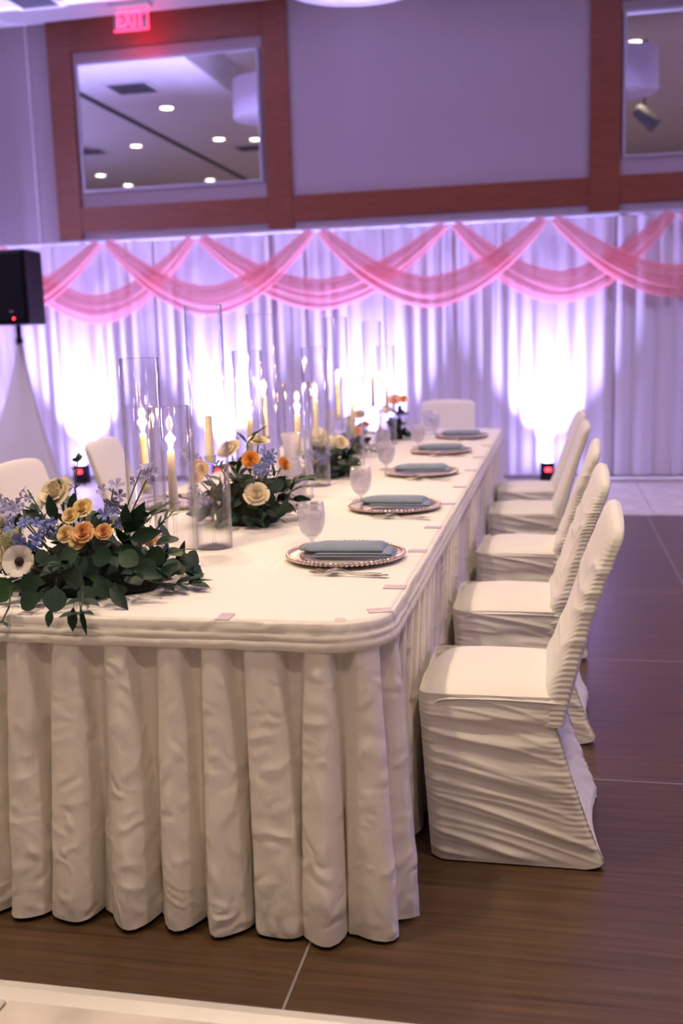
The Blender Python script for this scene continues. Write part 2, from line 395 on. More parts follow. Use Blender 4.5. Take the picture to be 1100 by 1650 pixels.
for (x, y, s, lb) in [(-5.49, 7.76, 0.27, 'square louvred ceiling vent nearest the mirror wall'), (-5.2, 3.3, 0.24, 'square louvred ceiling vent beside the coffer band'), (-7.87, 3.94, 0.22, 'square louvred ceiling vent far left in the mirror'), (-5.05, 9.9, 0.2, 'ceiling vent left of the exit sign'), (-2.95, 9.9, 0.2, 'ceiling vent right of the exit sign')]:
    t = thing('ceiling_vent', lb, 'vent', (x, y, CEIL), 0, 'ceiling air vents')
    MB().box(-s, s, -s, s, -0.006, 0.0).build('backing', 'dark_slot', t)
    f = MB(); w = 0.06
    f.box(-s-w, -s, -s-w, s+w, -0.014, 0).box(s, s+w, -s-w, s+w, -0.014, 0).box(-s, s, -s-w, -s, -0.014, 0).box(-s, s, s, s+w, -0.014, 0)
    f.build('frame', 'ceiling_paint', t)
    k = 7; sm = None
    for q in range(k):
        if sm is None:
            o = MB().box(-s, s, -0.012, 0.012, -0.012, -0.006).build('slat', 'vent_metal', t); sm = o.data
        else: o = link(bpy.data.objects.new('slat', sm), t)
        o.location = (0, -s+2*s*(q+0.5)/k, 0)
def drum(x, y, zb, r, h, label, ctop):
    t = thing('drum_chandelier', label, 'chandelier', (x, y, zb), 0, 'round drum chandeliers')
    MB().lathe([(r, 0), (r+0.004, 0.006), (r, h), (r-0.006, h), (r-0.006, 0.0), (r, 0)], 64).build('drum_shade', 'drum_fabric', t, True)
    MB().lathe([(0.0001, 0.03), (r-0.01, 0.03)], 48).build('diffuser', 'drum_fabric', t)
    f = MB()
    for k in range(16):
        a = 2*PI*k/16; c, s = math.cos(a), math.sin(a)
        f.tube([(0.25*r*c, 0.25*r*s, 0.022), ((r-0.008)*c, (r-0.008)*s, 0.022)], 0.008, 4)
    f.lathe([(0.25*r-0.01, 0.018), (0.25*r+0.01, 0.018)], 32); f.build('rib_frame', 'ceiling_paint', t)
    MB().tube([(0, 0, 0.03), (0, 0, ctop-zb)], 0.012, 8).build('suspension_rod', 'chrome', t)
    MB().lathe([(0.0001, ctop-zb-0.03), (0.07, ctop-zb-0.03), (0.08, ctop-zb)], 20).build('canopy', 'chrome', t, True)
drum(-1.53, 8.30, 4.115, 0.62, 0.5, 'large white drum chandelier cut by the top edge of the photo', CZ)
drum(-3.60, 7.95, 4.22, 0.43, 0.46, 'white drum chandelier reflected at the right of the left mirror', CZ)
drum(0.75, 7.85, 4.22, 0.43, 0.46, 'white drum chandelier reflected in the right mirror', CZ)
# hanging spotlights: unlit one seen in the right mirror, the others added for violet wash
def stage_light(loc, target, energy, ctop, label):
    t = thing('stage_spotlight', label, 'spotlight', loc, 0, 'hanging stage wash lights')
    d_ = (Vector(target)-Vector(loc)).normalized()
    MB().tube([-d_*0.16, -d_*0.13, d_*0.16, d_*0.20], [0.05, 0.085, 0.10, 0.10], 16).build('housing', 'vent_metal', t, True)
    MB().tube([(0, -0.12, 0), (0, -0.12, 0.24), (0, 0, 0.28), (0, 0, ctop-loc[2])], 0.012, 6).build('yoke', 'black_plastic', t)
    if energy: add_light('wash_lamp', 'SPOT', Vector(loc)+d_*0.24, energy, (0.60, 0.46, 1.0), target, 0.10, cone=1.15, blend=1.0)
stage_light((1.14, 6.5, 4.2), (2.2, 6.5, 3.2), 0, CZ, 'dark grey spotlight hanging from the ceiling, seen in the right mirror')
stage_light((6.4, 4.6, 4.2), (0.2, 9.9, 0.9), 430, CEIL, 'dark grey wash spotlight hanging to the right of the dance floor')
stage_light((-8.2, 4.6, 4.2), (-2.6, 9.9, 0.9), 400, CEIL, 'dark grey wash spotlight hanging to the left of the table')

# exit sign
t = thing('exit_sign', 'lit red edge-lit acrylic EXIT sign hanging at the ceiling', 'exit sign', (-4.19, 10.28, CEIL))
bevel_box('mount', -0.22, 0.22, -0.06, 0.06, -0.045, 0.0, 0.008, 'ceiling_paint', t)
bevel_box('panel', -0.18, 0.18, -0.006, 0.006, -0.245, -0.045, 0.003, 'acrylic', t)
e_ = MB().box(-0.18, 0.18, -0.008, 0.008, -0.256, -0.245).box(0.18, 0.188, -0.008, 0.008, -0.256, -0.045); e_.build('lit_edge', 'exit_red', t)
cu = bpy.data.curves.new('exit_text', 'FONT'); cu.body = 'EXIT'; cu.size = 0.20; cu.align_x = 'CENTER'; cu.extrude = 0.002; cu.offset = 0.004
tmp = bpy.data.objects.new('tmp_text', cu); COL.objects.link(tmp)
dg = bpy.context.evaluated_depsgraph_get(); dg.update()
me = bpy.data.meshes.new_from_object(tmp.evaluated_get(dg)); bpy.data.objects.remove(tmp)
me.materials.clear(); me.materials.append(MATS['exit_red'])
xt = link(bpy.data.objects.new('lettering', me), t); xt.location = (0, -0.009, -0.22); xt.rotation_euler = (PI/2, 0, 0); xt.scale = (0.72, 1.0, 1)
xt['label'] = 'red letters reading EXIT'
add_light('exit_glow', 'POINT', (-4.15, 10.33, CEIL-0.30), 1.6, (1.0, 0.03, 0.08), radius=0.05)

# ================================================================== DRAPES
def drape(x0, x1, label, seed, y=DRAPE_Y, z1=2.428, z0=0.05):
    n = int((x1-x0)/0.011); rows = 9
    xs = np.linspace(x0, x1, n); P = np.zeros((n, rows, 3))
    r_ = random.Random(seed); ph = [r_.uniform(0, 6.28) for _ in range(6)]
    for i, x in enumerate(xs):
        a = 0.5*math.sin(x*41+ph[0]+1.6*math.sin(x*5+ph[1]))+0.35*math.sin(x*23+ph[2]+1.2*math.sin(x*3.1+ph[3]))+0.5*fn(x*6, seed*3.1)
        for j in range(rows):
            v = j/(rows-1)
            b_ = 0.45*math.sin(x*17+ph[4]+0.6*v)*v
            P[i, j] = (x+0.012*math.sin(x*30+ph[5])*v, y-0.038*(0.55+0.45*v)*(a+b_), z1+(z0-z1)*v)
    o = grid('backdrop_curtain', P, 'voile'); tag(o, label, 'curtain', 'white voile backdrop panels')
xs_ = [-7.4, -6.15, -5.05, -3.95, -2.75, -1.62, -0.55, 0.545, 1.75, 3.0]
dl = ['sheer white drape panel at the far left, mostly outside the photo', 'sheer white drape panel behind the black loudspeaker', 'sheer white drape panel behind the left pair of white chairs, brightly lit', 'sheer white drape panel behind the tallest glass cylinder', 'sheer white drape panel behind the middle and far candles', 'sheer white drape panel behind the chair at the table end', 'brightly lit sheer white drape panel behind the two far chairs', 'sheer lilac-lit drape panel at the right edge, beyond the dark gap', 'sheer drape panel outside the right edge of the photo']
for k in range(len(xs_)-1):
    drape(xs_[k]+0.006, xs_[k+1]-0.006, dl[k], k+1)
t = thing('drape_crossbar', 'long thin white crossbar carrying the drapes and pink swags', 'pipe', (0, DRAPE_Y, 2.452))
MB().tube([(-7.4, 0, 0), (3.0, 0, 0)], 0.02, 10).build('bar', 'bar_white', t, True)
for n_, x in enumerate((-7.42, -4.2, -0.95, 3.02)):
    t = thing('drape_upright', 'thin metal upright behind the drapes, '+['past the left edge', 'behind the first swag', 'behind the end chair', 'past the right edge'][n_], 'pipe', (x, DRAPE_Y+0.14, 0), 0, 'uprights behind the drapes')
    MB().tube([(0, 0, 0.01), (0, 0, 2.44)], 0.02, 10).build('tube', 'alu', t, True); bevel_box('base_plate', -0.2, 0.2, -0.04, 0.2, 0, 0.008, 0.002, 'alu', t, 1)
tag(MB().tube([(0.1, 9.80, 0.03), (2.9, 9.80, 0.03)], 0.02, 8).build('floor_pipe', 'alu', None, True), 'bare metal pipe lying on the floor at the foot of the drapes', 'pipe')

# pink swags
peaks = [(-5.62, 2.45), (-4.42, 2.44), (-3.46, 2.45), (-2.24, 2.45), (-0.97, 2.45), (-0.06, 2.45), (1.06, 2.45), (2.2, 2.45), (3.0, 2.45), (-6.8, 2.45)]
def swag(xa, xb, zlow, front, label, seed):
    y = DRAPE_Y-(0.16 if front else 0.105); n, k = 70, 34; P = np.zeros((n, k, 3))
    r_ = random.Random(seed); p1, p2, p3 = [r_.uniform(0, 6.28) for _ in range(3)]
    for i in range(n):
        u = i/(n-1); x = xa+(xb-xa)*u; q = 2*u-1
        drop = (1-abs(q)**1.75)
        zt = 2.455; wid = 0.095+0.20*drop**0.9
        zc = zt-0.03+(zlow+0.14-zt)*drop
        slope = -(zlow-zt)*1.75*abs(q)**0.75*math.copysign(1, q)*2/(xb-xa)
        nl = math.hypot(1, slope); nx, nz_ = -slope/nl, 1/nl
        for j in range(k):
            v = j/(k-1); w = (v-0.5)*wid
            fold = 0.5*math.sin(v*23+p1+2.2*u)+0.3*math.sin(v*41+p2-3*u)+0.2*math.sin(v*11+p3+5*u)
            edge = math.sin(PI*v)**0.5
            P[i, j] = (x+nx*w, y-0.022*edge-0.013*fold*edge*(0.5+drop*0.6)-0.02*drop, zc+nz_*w)
    o = grid('tulle_swag', P, 'tulle'); tag(o, label, 'swag', 'pink tulle swags along the drape top')
order = [-6.8, -5.62, -4.42, -3.46, -2.24, -0.97, -0.06, 1.06, 2.2, 3.0]
swl = ['pink tulle swag beyond the left edge behind the loudspeaker', 'pink tulle swag just right of the black loudspeaker', 'pink tulle swag hanging above the tallest glass cylinder', 'pink tulle swag passing behind its neighbours above the middle candles', 'pink tulle swag above the chair at the table end and the far candles', 'pink tulle swag above the brightest patch of drape on the right', 'pink tulle swag running off the right edge', 'pink tulle swag mostly beyond the right edge']
for k in range(8):
    swag(order[k]+0.05, order[k+2]-0.05, [1.70, 1.66, 1.70, 1.72, 1.70, 1.70, 1.71, 1.72][k], k % 2 == 0, swl[k], 20+k)

# LED uplights on the floor
for n_, (x, lb, e_) in enumerate([(-6.35, 'beyond the left edge', 1), (-4.80, 'below the left bright patch', 1), (-3.30, 'behind the tallest glass cylinder', 1), (-1.74, 'behind the far candles', 1), (-0.07, 'with red display beside the far white chair', 1)]):
    t = thing('led_uplight', 'small black LED uplight on the floor '+lb, 'uplight', (x, 9.74, 0), 0, 'LED uplights at the foot of the drapes')
    bevel_box('housing', -0.065, 0.065, -0.07, 0.07, 0.012, 0.20, 0.01, 'black_plastic', t)
    MB().lathe([(0.0001, 0.203), (0.05, 0.203), (0.056, 0.199)], 20).build('lens', 'led_lens', t)
    MB().box(-0.02, 0.035, -0.0725, -0.0705, 0.115, 0.15).build('display', 'led_red', t)
    f = MB()
    for sx in (-1, 1):
        for s2 in (-1, 1): f.box(sx*0.05-0.01, sx*0.05+0.01, s2*0.055-0.01, s2*0.055+0.01, 0, 0.014)
    f.build('feet', 'black_plastic', t)
    add_light('uplight_lamp', 'SPOT', (x, 9.74, 0.215), 620*e_, VIOLET, (x, 9.97, 1.95), 0.04, cone=1.45, blend=1.0)
    add_light('uplight_spill', 'POINT', (x, 9.74, 0.26), 5.0, VIOLET, radius=0.04)
# added uplights out of view, mostly along the side walls, wash the hall violet
for (x, y, tx, en, lb) in [(7.6, 9.0, 8.3, 1500, 'by the right hand wall near the drapes'), (7.6, 5.5, 8.3, 1300, 'by the right hand wall halfway'), (7.6, 1.5, 8.3, 400, 'by the right hand wall near the entrance'), (-9.9, 7.0, -10.5, 800, 'by the left hand wall'), (-6.15, 10.32, -6.1, 260, 'behind the drapes beyond the left edge')]:
    t = thing('led_uplight', 'small black LED uplight on the floor '+lb, 'uplight', (x, y, 0), 0, 'LED uplights at the side walls')
    bevel_box('housing', -0.065, 0.065, -0.07, 0.07, -0.026, 0.20, 0.01, 'black_plastic', t)
    MB().lathe([(0.0001, 0.203), (0.05, 0.203), (0.056, 0.199)], 20).build('lens', 'led_lens', t)
    add_light('uplight_lamp', 'SPOT', (x, y, 0.215), en, VIOLET, (tx, y if abs(tx) > 7 else 10.6, 4.0), 0.05, cone=2.2, blend=0.9)

# warm pin spots added in the coffer to light the table and dance floor
for n_, (x, y, e_) in enumerate([(-1.6, 1.7, 170), (0.9, 1.7, 150), (-1.6, 3.9, 110), (0.9, 3.9, 95), (-1.6, -1.2, 105), (0.9, -1.2, 125), (-2.2, 6.4, 85), (1.0, 6.4, 85)]):
    t = thing('coffer_downlight', 'warm recessed downlight in the ceiling coffer '+['over the near end of the table', 'over the near right chairs', 'over the middle of the table', 'over the dance floor', 'behind the camera on the left', 'behind the camera on the right', 'over the far left chairs', 'over the far right chairs'][n_], 'downlight', (x, y, CZ), 0, 'warm downlights in the coffer')
    MB().lathe([(0.085, -0.002), (0.115, -0.012), (0.125, -0.002), (0.125, 0.0)], 24).build('trim_ring', 'ceiling_paint', t, True)
    MB().lathe([(0.0001, -0.004), (0.088, -0.004)], 24).build('lens', 'downlight_lens', t)
    add_light('downlight_lamp', 'SPOT', (x, y, CZ-0.03), e_, WARM, (x, y+0.3, 0), 0.12, cone=2.0, blend=0.8)

# ================================================================== TABLE
TX0, TX1, TY0, TY1, TZ, TR = -1.62, -0.362, 2.095, 7.12, 0.74, 0.13
table = thing('banquet_table', 'long banquet table with white cloth and box-pleated floor-length skirt', 'table', (0, 0, 0))
def rr_path(x0, x1, y0, y1, r, step):
    """rounded rectangle from the front left, going right along the front (counter-clockwise): points, outward normals, arc length"""
    segs = []
    def line(a, b_):
        n = max(2, int(math.dist(a, b_)/step)); d_ = ((b_[0]-a[0])/math.dist(a, b_), (b_[1]-a[1])/math.dist(a, b_))
        for k in range(n): segs.append((a[0]+(b_[0]-a[0])*k/n, a[1]+(b_[1]-a[1])*k/n, d_[1], -d_[0]))
    def arc(c, a0):
        n = max(6, int(r*PI/2/step))
        for k in range(n):
            a = a0+PI/2*k/n; segs.append((c[0]+r*math.cos(a), c[1]+r*math.sin(a), math.cos(a), math.sin(a)))
    line((x0+r, y0), (x1-r, y0)); arc((x1-r, y0+r), -PI/2); line((x1, y0+r), (x1, y1-r)); arc((x1-r, y1-r), 0)
    line((x1-r, y1), (x0+r, y1)); arc((x0+r, y1-r), PI/2); line((x0, y1-r), (x0, y0+r)); arc((x0+r, y0+r), PI)
    A = np.array(segs); d_ = np.linalg.norm(np.diff(np.vstack([A[:, :2], A[:1, :2]]), axis=0), axis=1)
    return A, np.concatenate([[0], np.cumsum(d_)[:-1]]), d_.sum()
A, S, L = rr_path(TX0, TX1, TY0, TY1, TR, 0.0075)
nA = len(A)
# pleats
rp = random.Random(3); bounds = [0.0]
while bounds[-1] < L-0.17: bounds.append(bounds[-1]+rp.uniform(0.100, 0.145))
bounds.append(L); pj = [(rp.uniform(-0.14, 0.14), rp.uniform(0.7, 1.15), rp.uniform(0.52, 0.68), rp.uniform(-0.02, 0.02)) for _ in bounds]
ROWS = 30; P = np.zeros((nA, ROWS, 3)); bi = np.searchsorted(bounds, S, side='right')-1
front_len = (TX1-TX0)-2*TR
for i in range(nA):
    k = int(min(bi[i], len(bounds)-2)); w = bounds[k+1]-bounds[k]; ph = (S[i]-bounds[k])/w
    sh, am, pl, lean = pj[k]; sh2 = pj[(k+1) % len(pj)][0]; shi = sh*(1-ph)+sh2*ph
    on_front = S[i] < front_len; on_corner = front_len <= S[i] < front_len+0.205; on_right = front_len+0.205 <= S[i] < front_len+0.205+(TY1-TY0-2*TR)
    gain = 1.0 if on_front else (0.95 if on_corner else 0.42)
    base = 0.0 if on_front else (0.004 if on_corner else (-0.012 if on_right else 0.0))
    fade = 1.0
    top = 0.011 if ph < pl else -0.014
    # soften the step over a few millimetres
    stp = sst(0.0, 0.06, ph)*(1-sst(pl-0.05, pl+0.03, ph)); top = -0.030+0.042*stp
    q = 2*PI*(ph-pl*0.5)
    bot = 0.055*am*(math.cos(q+shi*2.0))+0.010*math.cos(2*q+1.3*k)
    for j in range(ROWS):
        v = j/(ROWS-1); g = v**0.85
        off = top*(1-g)*1.0+bot*g*gain
        off += 0.006*fn(S[i]*7, v*4, k*0.0)*v+0.004*fn(S[i]*22, v*9)*(0.3+v)
        off = base*min(1, v*3)+off+0.014*v*(1 if not on_right else 0.2)
        tx, ty = -A[i, 3], A[i, 2]
        slide = 0.022*math.sin(q+shi*3)*g*gain+lean*g
        z = 0.685+(0.012+0.006*fn(S[i]*4, 9.1)-0.685)*v
        P[i, j] = (A[i, 0]+A[i, 2]*off+tx*slide, A[i, 1]+A[i, 3]*off+ty*slide, max(z, 0.006))
sk = grid('skirt', P, 'linen', table, cu=True, flip=True); sk['label'] = 'box-pleated white linen skirt falling to the floor'
# layered skirt band
prof = [(0.000, 0.738), (0.006, 0.741), (0.010, 0.736), (0.0115, 0.722), (0.010, 0.716), (0.0155, 0.714), (0.0165, 0.704), (0.014, 0.700), (0.018, 0.698), (0.019, 0.682), (0.014, 0.678), (0.004, 0.680)]
P = np.zeros((nA, len(prof), 3))
for i in range(nA):
    for j, (d_, z) in enumerate(prof):
        w = 0.0022*fn(S[i]*9, j*0.7)+0.0015*fn(S[i]*30, j*0.4); wz = 0.003*fn(S[i]*3.0, 4.2)+0.0015*fn(S[i]*14, j*0.3)
        d3 = d_+w*min(1, j*0.5)
        P[i, j] = (A[i, 0]+A[i, 2]*d3, A[i, 1]+A[i, 3]*d3, z+wz*(0 if j < 2 else 1))
grid('skirt_band', P, 'linen', table, cu=True, flip=True)
# cloth top: rounded-corner sheet with shallow grooves where the trestle tables meet
A2, S2, L2 = rr_path(TX0, TX1, TY0, TY1, TR, 0.035)
def top_z(x, y):
    z = TZ
    for gx in (-0.757, -1.20): z -= 0.0030*math.exp(-((x-gx)/0.006)**2)
    for gy in (3.92, 5.75): z -= 0.0024*math.exp(-((y-gy)/0.007)**2)
    z += 0.0006*fn(x*3, y*3)
    return z
nx_, ny_ = 230, 420
xs2 = np.unique(np.concatenate([np.linspace(TX0, TX1, 90)]+[np.linspace(g-0.02, g+0.02, 15) for g in (-0.757, -1.20)]))
ys2 = np.unique(np.concatenate([np.linspace(TY0, TY1, 200)]+[np.linspace(g-0.02, g+0.02, 13) for g in (3.92, 5.75)]))
def clampr(x, y):
    cx = min(max(x, TX0+TR), TX1-TR); cyy = min(max(y, TY0+TR), TY1-TR); dx, dy = x-cx, y-cyy
    m_ = max(abs(dx), abs(dy)); h_ = math.hypot(dx, dy)
    if h_ > 1e-9 and dx != 0 and dy != 0: return cx+dx*m_/h_, cyy+dy*m_/h_
    return x, y
P = np.zeros((len(xs2), len(ys2), 3))
for i, x in enumerate(xs2):
    for j, y in enumerate(ys2):
        a, b_ = clampr(x, y); P[i, j] = (a, b_, top_z(a, b_))
tt = grid('table_top', P, 'cloth_top', table, flip=True); tt['label'] = 'smooth cream tablecloth with faint seams'
sm_ = tt.modifiers.new('thick', 'SOLIDIFY'); sm_.thickness = 0.02; sm_.offset = -1
# skirt clips along the edge
cm = None
for (x, y, rz) in [(-0.722, 2.118, PI/2), (-0.385, 2.205, 0.35), (-0.385, 2.43, 0.0), (-0.387, 2.875, 0), (-0.387, 3.26, 0), (-0.387, 3.75, 0), (-0.387, 4.2, 0), (-0.387, 4.75, 0), (-0.387, 5.3, 0), (-0.387, 5.9, 0), (-1.2, 2.118, PI/2)]:
    if cm is None:
        o = bevel_box('skirt_clip', -0.028, 0.027, -0.016, 0.016, 0.0, 0.0025, 0.0008, 'clip_plastic', table, 1); cm = o.data
    else: o = link(bpy.data.objects.new('skirt_clip', cm), table)
    o.location = (x, y, TZ+0.0008); o.rotation_euler = (0, 0, rz)
o = MB().lathe([(0.0001, 0.006), (0.009, 0.005), (0.011, 0.0)], 14, sx=1.2, sy_=0.7).build('skirt_clip', 'acrylic', table, True); o.location = (-0.457, 2.112, TZ+0.001)

# ================================================================== CHAIRS
HW = 0.215
def xback(z): return 0.130-0.125*np.clip((z-0.035)/0.365, 0, 1)**0.85
def xfront(z): return -0.345+0.03*(1-np.clip(z/0.44, 0, 1))
def ridge(x, y, z=0.0): return 1-abs(fn(x, y, z))*2
def make_chair_meshes(seed, ruche=1.0, arch=0.048):
    out = {}
    def G(P, cu=False, cv=False, flip=False):
        P = np.asarray(P); n, m_, _ = P.shape; F = grid_faces(n, m_, cu, cv)
        if flip: F = [f[::-1] for f in F]
        me = bpy.data.meshes.new('m'); me.from_pydata([tuple(p) for p in P.reshape(-1, 3)], [], F); me.update()
        me.polygons.foreach_set('use_smooth', [True]*len(me.polygons)); me.materials.append(MATS['spandex']); return me
    # backrest
    nt_, na = 150, 80; P = np.zeros((nt_, na, 3))
    for i in range(nt_):
        v = i/(nt_-1); z = 0.375+v*0.540
        xc = 0.005+0.02*v+0.13*v**1.15
        hw = HW-0.012*v; th = 0.026-0.006*v
        endr = max(0.0, (v-0.925)/0.075); k = math.sqrt(max(0.0, 1-endr**2.4)); hw2 = hw*(0.85+0.15*k) if endr > 0 else hw; th2 = th*(0.25+0.75*k)
        if i == nt_-1: th2 = 0.0
        wa = math.exp(-v*5.5)
        for j in range(na):
            a = 2*PI*j/na; c, s = math.cos(a), math.sin(a)
            yy = hw2*math.copysign(abs(c)**0.30, c); xx = th2*math.copysign(abs(s)**0.45, s)
            u = yy/hw; e = abs(u)**2.5
            dr = 0.085*(1-u*u)
            amp = ruche*(0.25+0.75*sst(1.0, 0.72, v))
            zz = z+dr*amp
            w = 0.0019*amp*(0.04+abs(u)**7)*math.sin(zz*430+4*fn(zz*9, u*2, seed))+0.0065*amp*(max(0, ridge(zz*15+0.5*fn(u*2, zz*6, seed), u*0.8, seed+3))**2-0.3)*(0.55+0.5*e)
            # outward displacement
            ox = math.copysign(1, s)*abs(s)**0.5; oy = math.copysign(1, c)*abs(c)**4
            xf = xc+xx-(0.055*wa if s < 0 else 0)*abs(s)
            if s > 0: w *= 0.6
            w *= k if endr > 0 else 1.0
            P[i, j] = (xf+ox*w, yy+oy*w*0.8, z-arch*abs(u)**2.2*float(sst(0.55, 1.0, v)))
    out['backrest'] = G(P, cv=True)
    # seat cushion
    n1, n2 = 44, 44; P = np.zeros((n1, n2, 3))
    for i in range(n1):
        a = -1+2*i/(n1-1)
        for j in range(n2):
            b_ = -1+2*j/(n2-1)
            aa = math.copysign(1-(1-abs(a))**1.5, a); bb = math.copysign(1-(1-abs(b_))**1.5, b_)
            x = -0.160+0.185*aa; y = HW*bb
            z = 0.474-0.050*(abs(aa)**6 if aa < 0 else 0)-0.028*abs(bb)**6-0.006*aa*aa-0.004*bb*bb
            if aa < -0.7 and abs(bb) > 0.7: y *= 1-0.14*((-aa-0.7)/0.3)**2*((abs(bb)-0.7)/0.3); x += 0.022*((-aa-0.7)/0.3)*((abs(bb)-0.7)/0.3)**2
            z += 0.0012*fn(x*14, y*14, seed)
            P[i, j] = (x, y, z)
    out['seat'] = G(P, flip=True)
    # side panels
    n1, n2 = 56, 130
    for sgn, nm in ((-1, 'side_panel_a'), (1, 'side_panel_b')):
        P = np.zeros((n1, n2, 3))
        for i in range(n1):
            s = i/(n1-1)
            for j in range(n2):
                r = j/(n2-1); z = 0.004+r*0.447
                x = xfront(z)*(1-s)+(xback(z)+0.004)*s
                # fan of stretched folds running down towards the rear foot
                slope = 0.0
                f = z+0.115*(s**1.15)*(1-0.45*r)
                rd = ridge(f*17+0.35*fn(s*1.2, f*6, seed), s*0.75, seed*1.7+sgn); rd2 = ridge(f*31+0.2*fn(s, f*8, seed), s*1.1, seed*2.3-sgn)
                w = (0.0080*max(rd, 0)**2.5+0.0040*max(rd2, 0)**3)*(0.35+0.65*math.sin(PI*min(1, s*0.85+0.12)))*sst(0.0, 0.07, r)*1.0
                w += 0.0012*fn(f*60, s*1.3, seed+sgn*2)*(0.4+s)*sst(0, 0.06, r)
                w += 0.0016*s**8*math.sin(z*430+3*fn(z*11, seed))*sst(0.02, 0.1, z)          # seam gathers at the back edge
                w += 0.0016*(1-s)**8*math.sin(z*430+1+3*fn(z*9, seed))*sst(0.1, 0.2, z)
                w += 0.010*math.exp(-((r-0.80)/0.05)**2)*(0.3+0.7*s)*(-1)                      # pinch under the seat
                hwid = HW+0.006*(1-r)-0.006*r
                foot = math.exp(-((s-1)/0.12)**2-((r)/0.10)**2)
                round_c = 0.014*max(0, s-0.88)/0.12*math.exp(-(r/0.03)**2)
                P[i, j] = (x-0.010*max(0, (s-0.9)/0.1)**2, sgn*(-0.030*max(0, 1-s/0.10)**2+hwid+w*0.9+0.004*foot-0.012*max(0, (s-0.93)/0.07)**2), z+round_c)
        out[nm] = G(P, flip=(sgn > 0))
    # rear lower panel, stretched hollow between the back legs
    n1, n2 = 40, 60; P = np.zeros((n1, n2, 3))
    for i in range(n1):
        u = -1+2*i/(n1-1)
        for j in range(n2):
            r = j/(n2-1); z = 0.004+r*0.40
            x = xback(z)-0.006-0.035*(1-u*u)*(0.3+0.7*math.sin(PI*min(1, r+0.1)))
            x += 0.004*fn(u*2.5, z*40+2*u*u, seed+5)+0.0012*abs(u)**8*math.sin(z*430)
            P[i, j] = (x, u*(HW+0.002-0.008*r), z+0.02*(1-u*u)*(1-r))
    out['rear_panel'] = G(P, flip=True)
    n1, n2 = 30, 40; P = np.zeros((n1, n2, 3))
    for i in range(n1):
        u = -1+2*i/(n1-1)
        for j in range(n2):
            r = j/(n2-1); z = 0.004+r*0.44
            x = xfront(z)+0.015*(1-u*u)*(1-r)+0.004*fn(u*2.5, z*30, seed+8)*(1-u**4)+0.004*abs(u)**6
            P[i, j] = (x, u*(HW-0.030), z)
    out['front_panel'] = G(P)
    return out
cmA, cmB, cmC = make_chair_meshes(1.3, 1.0), make_chair_meshes(5.7, 1.35), make_chair_meshes(9.1, 0.25, 0.018)
def chair(cm_, loc, rz, label, sc=1.0):
    t = thing('covered_chair', label, 'chair', loc, rz, 'white spandex-covered banquet chairs')
    t.scale = (1, 1, sc)
    for nm, me_ in cm_.items():
        link(bpy.data.objects.new('side_panel' if nm.startswith('side') else nm, me_), t)
    return t
chair(cmA, (0, 2.698, 0), 0.0, 'nearest white ruched chair, its whole side and skirt in view')
chair(cmB, (0.005, 3.53, 0), 0.02, 'white ruched chair second from the camera on the right of the table')
chair(cmB, (0.02, 4.46, 0), -0.03, 'white ruched chair third from the camera, mid-row on the right')
chair(cmC, (0.005, 5.47, 0), 0.02, 'smooth white covered chair fourth from the camera on the right')
chair(cmC, (0.0, 6.28, 0), 0.05, 'smooth white covered chair farthest along the right side of the table')
chair(cmC, (-1.995, 3.76, 0), PI-0.02, 'white covered chair at the left edge, in front of the loudspeaker')
chair(cmC, (-2.06, 4.74, 0), PI+0.05, 'white covered chair left of the candles, beside the first glass cylinder')
chair(cmC, (-0.785, 7.50, 0), PI/2, 'white covered chair facing the camera beyond the far end of the table')

# ================================================================== PLACE SETTINGS
def lathe_me(prof, n, mat, name='m'):
    b_ = MB().lathe(prof, n); o = mk(name, b_.v, b_.f, mat); me_ = o.data; bpy.data.objects.remove(o); return me_
def keep(o):
    me_ = o.data; bpy.data.objects.remove(o); return me_
plate_me = lathe_me([(0.0001, 0.004), (0.105, 0.004), (0.115, 0.007), (0.158, 0.014), (0.162, 0.0135), (0.158, 0.011), (0.112, 0.002), (0.100, 0.0), (0.0001, 0.0)], 72, 'charger_silver')
bd = MB(); ico = bmesh.new(); bmesh.ops.create_icosphere(ico, subdivisions=2, radius=0.0064)
iv = [v.co.copy() for v in ico.verts]; iff = [[v.index for v in f.verts] for f in ico.faces]; ico.free()
for k in range(74):
    a = 2*PI*k/74; c = Vector((0.164*math.cos(a), 0.164*math.sin(a), 0.0155)); bd.add([v+c for v in iv], iff)
bead_me = keep(bd.build('b', 'champagne_metal', None, True))
rim2 = lathe_me([(0.118, 0.0085), (0.128, 0.0105), (0.130, 0.0125), (0.126, 0.0115), (0.118, 0.0085)], 72, 'champagne_metal')
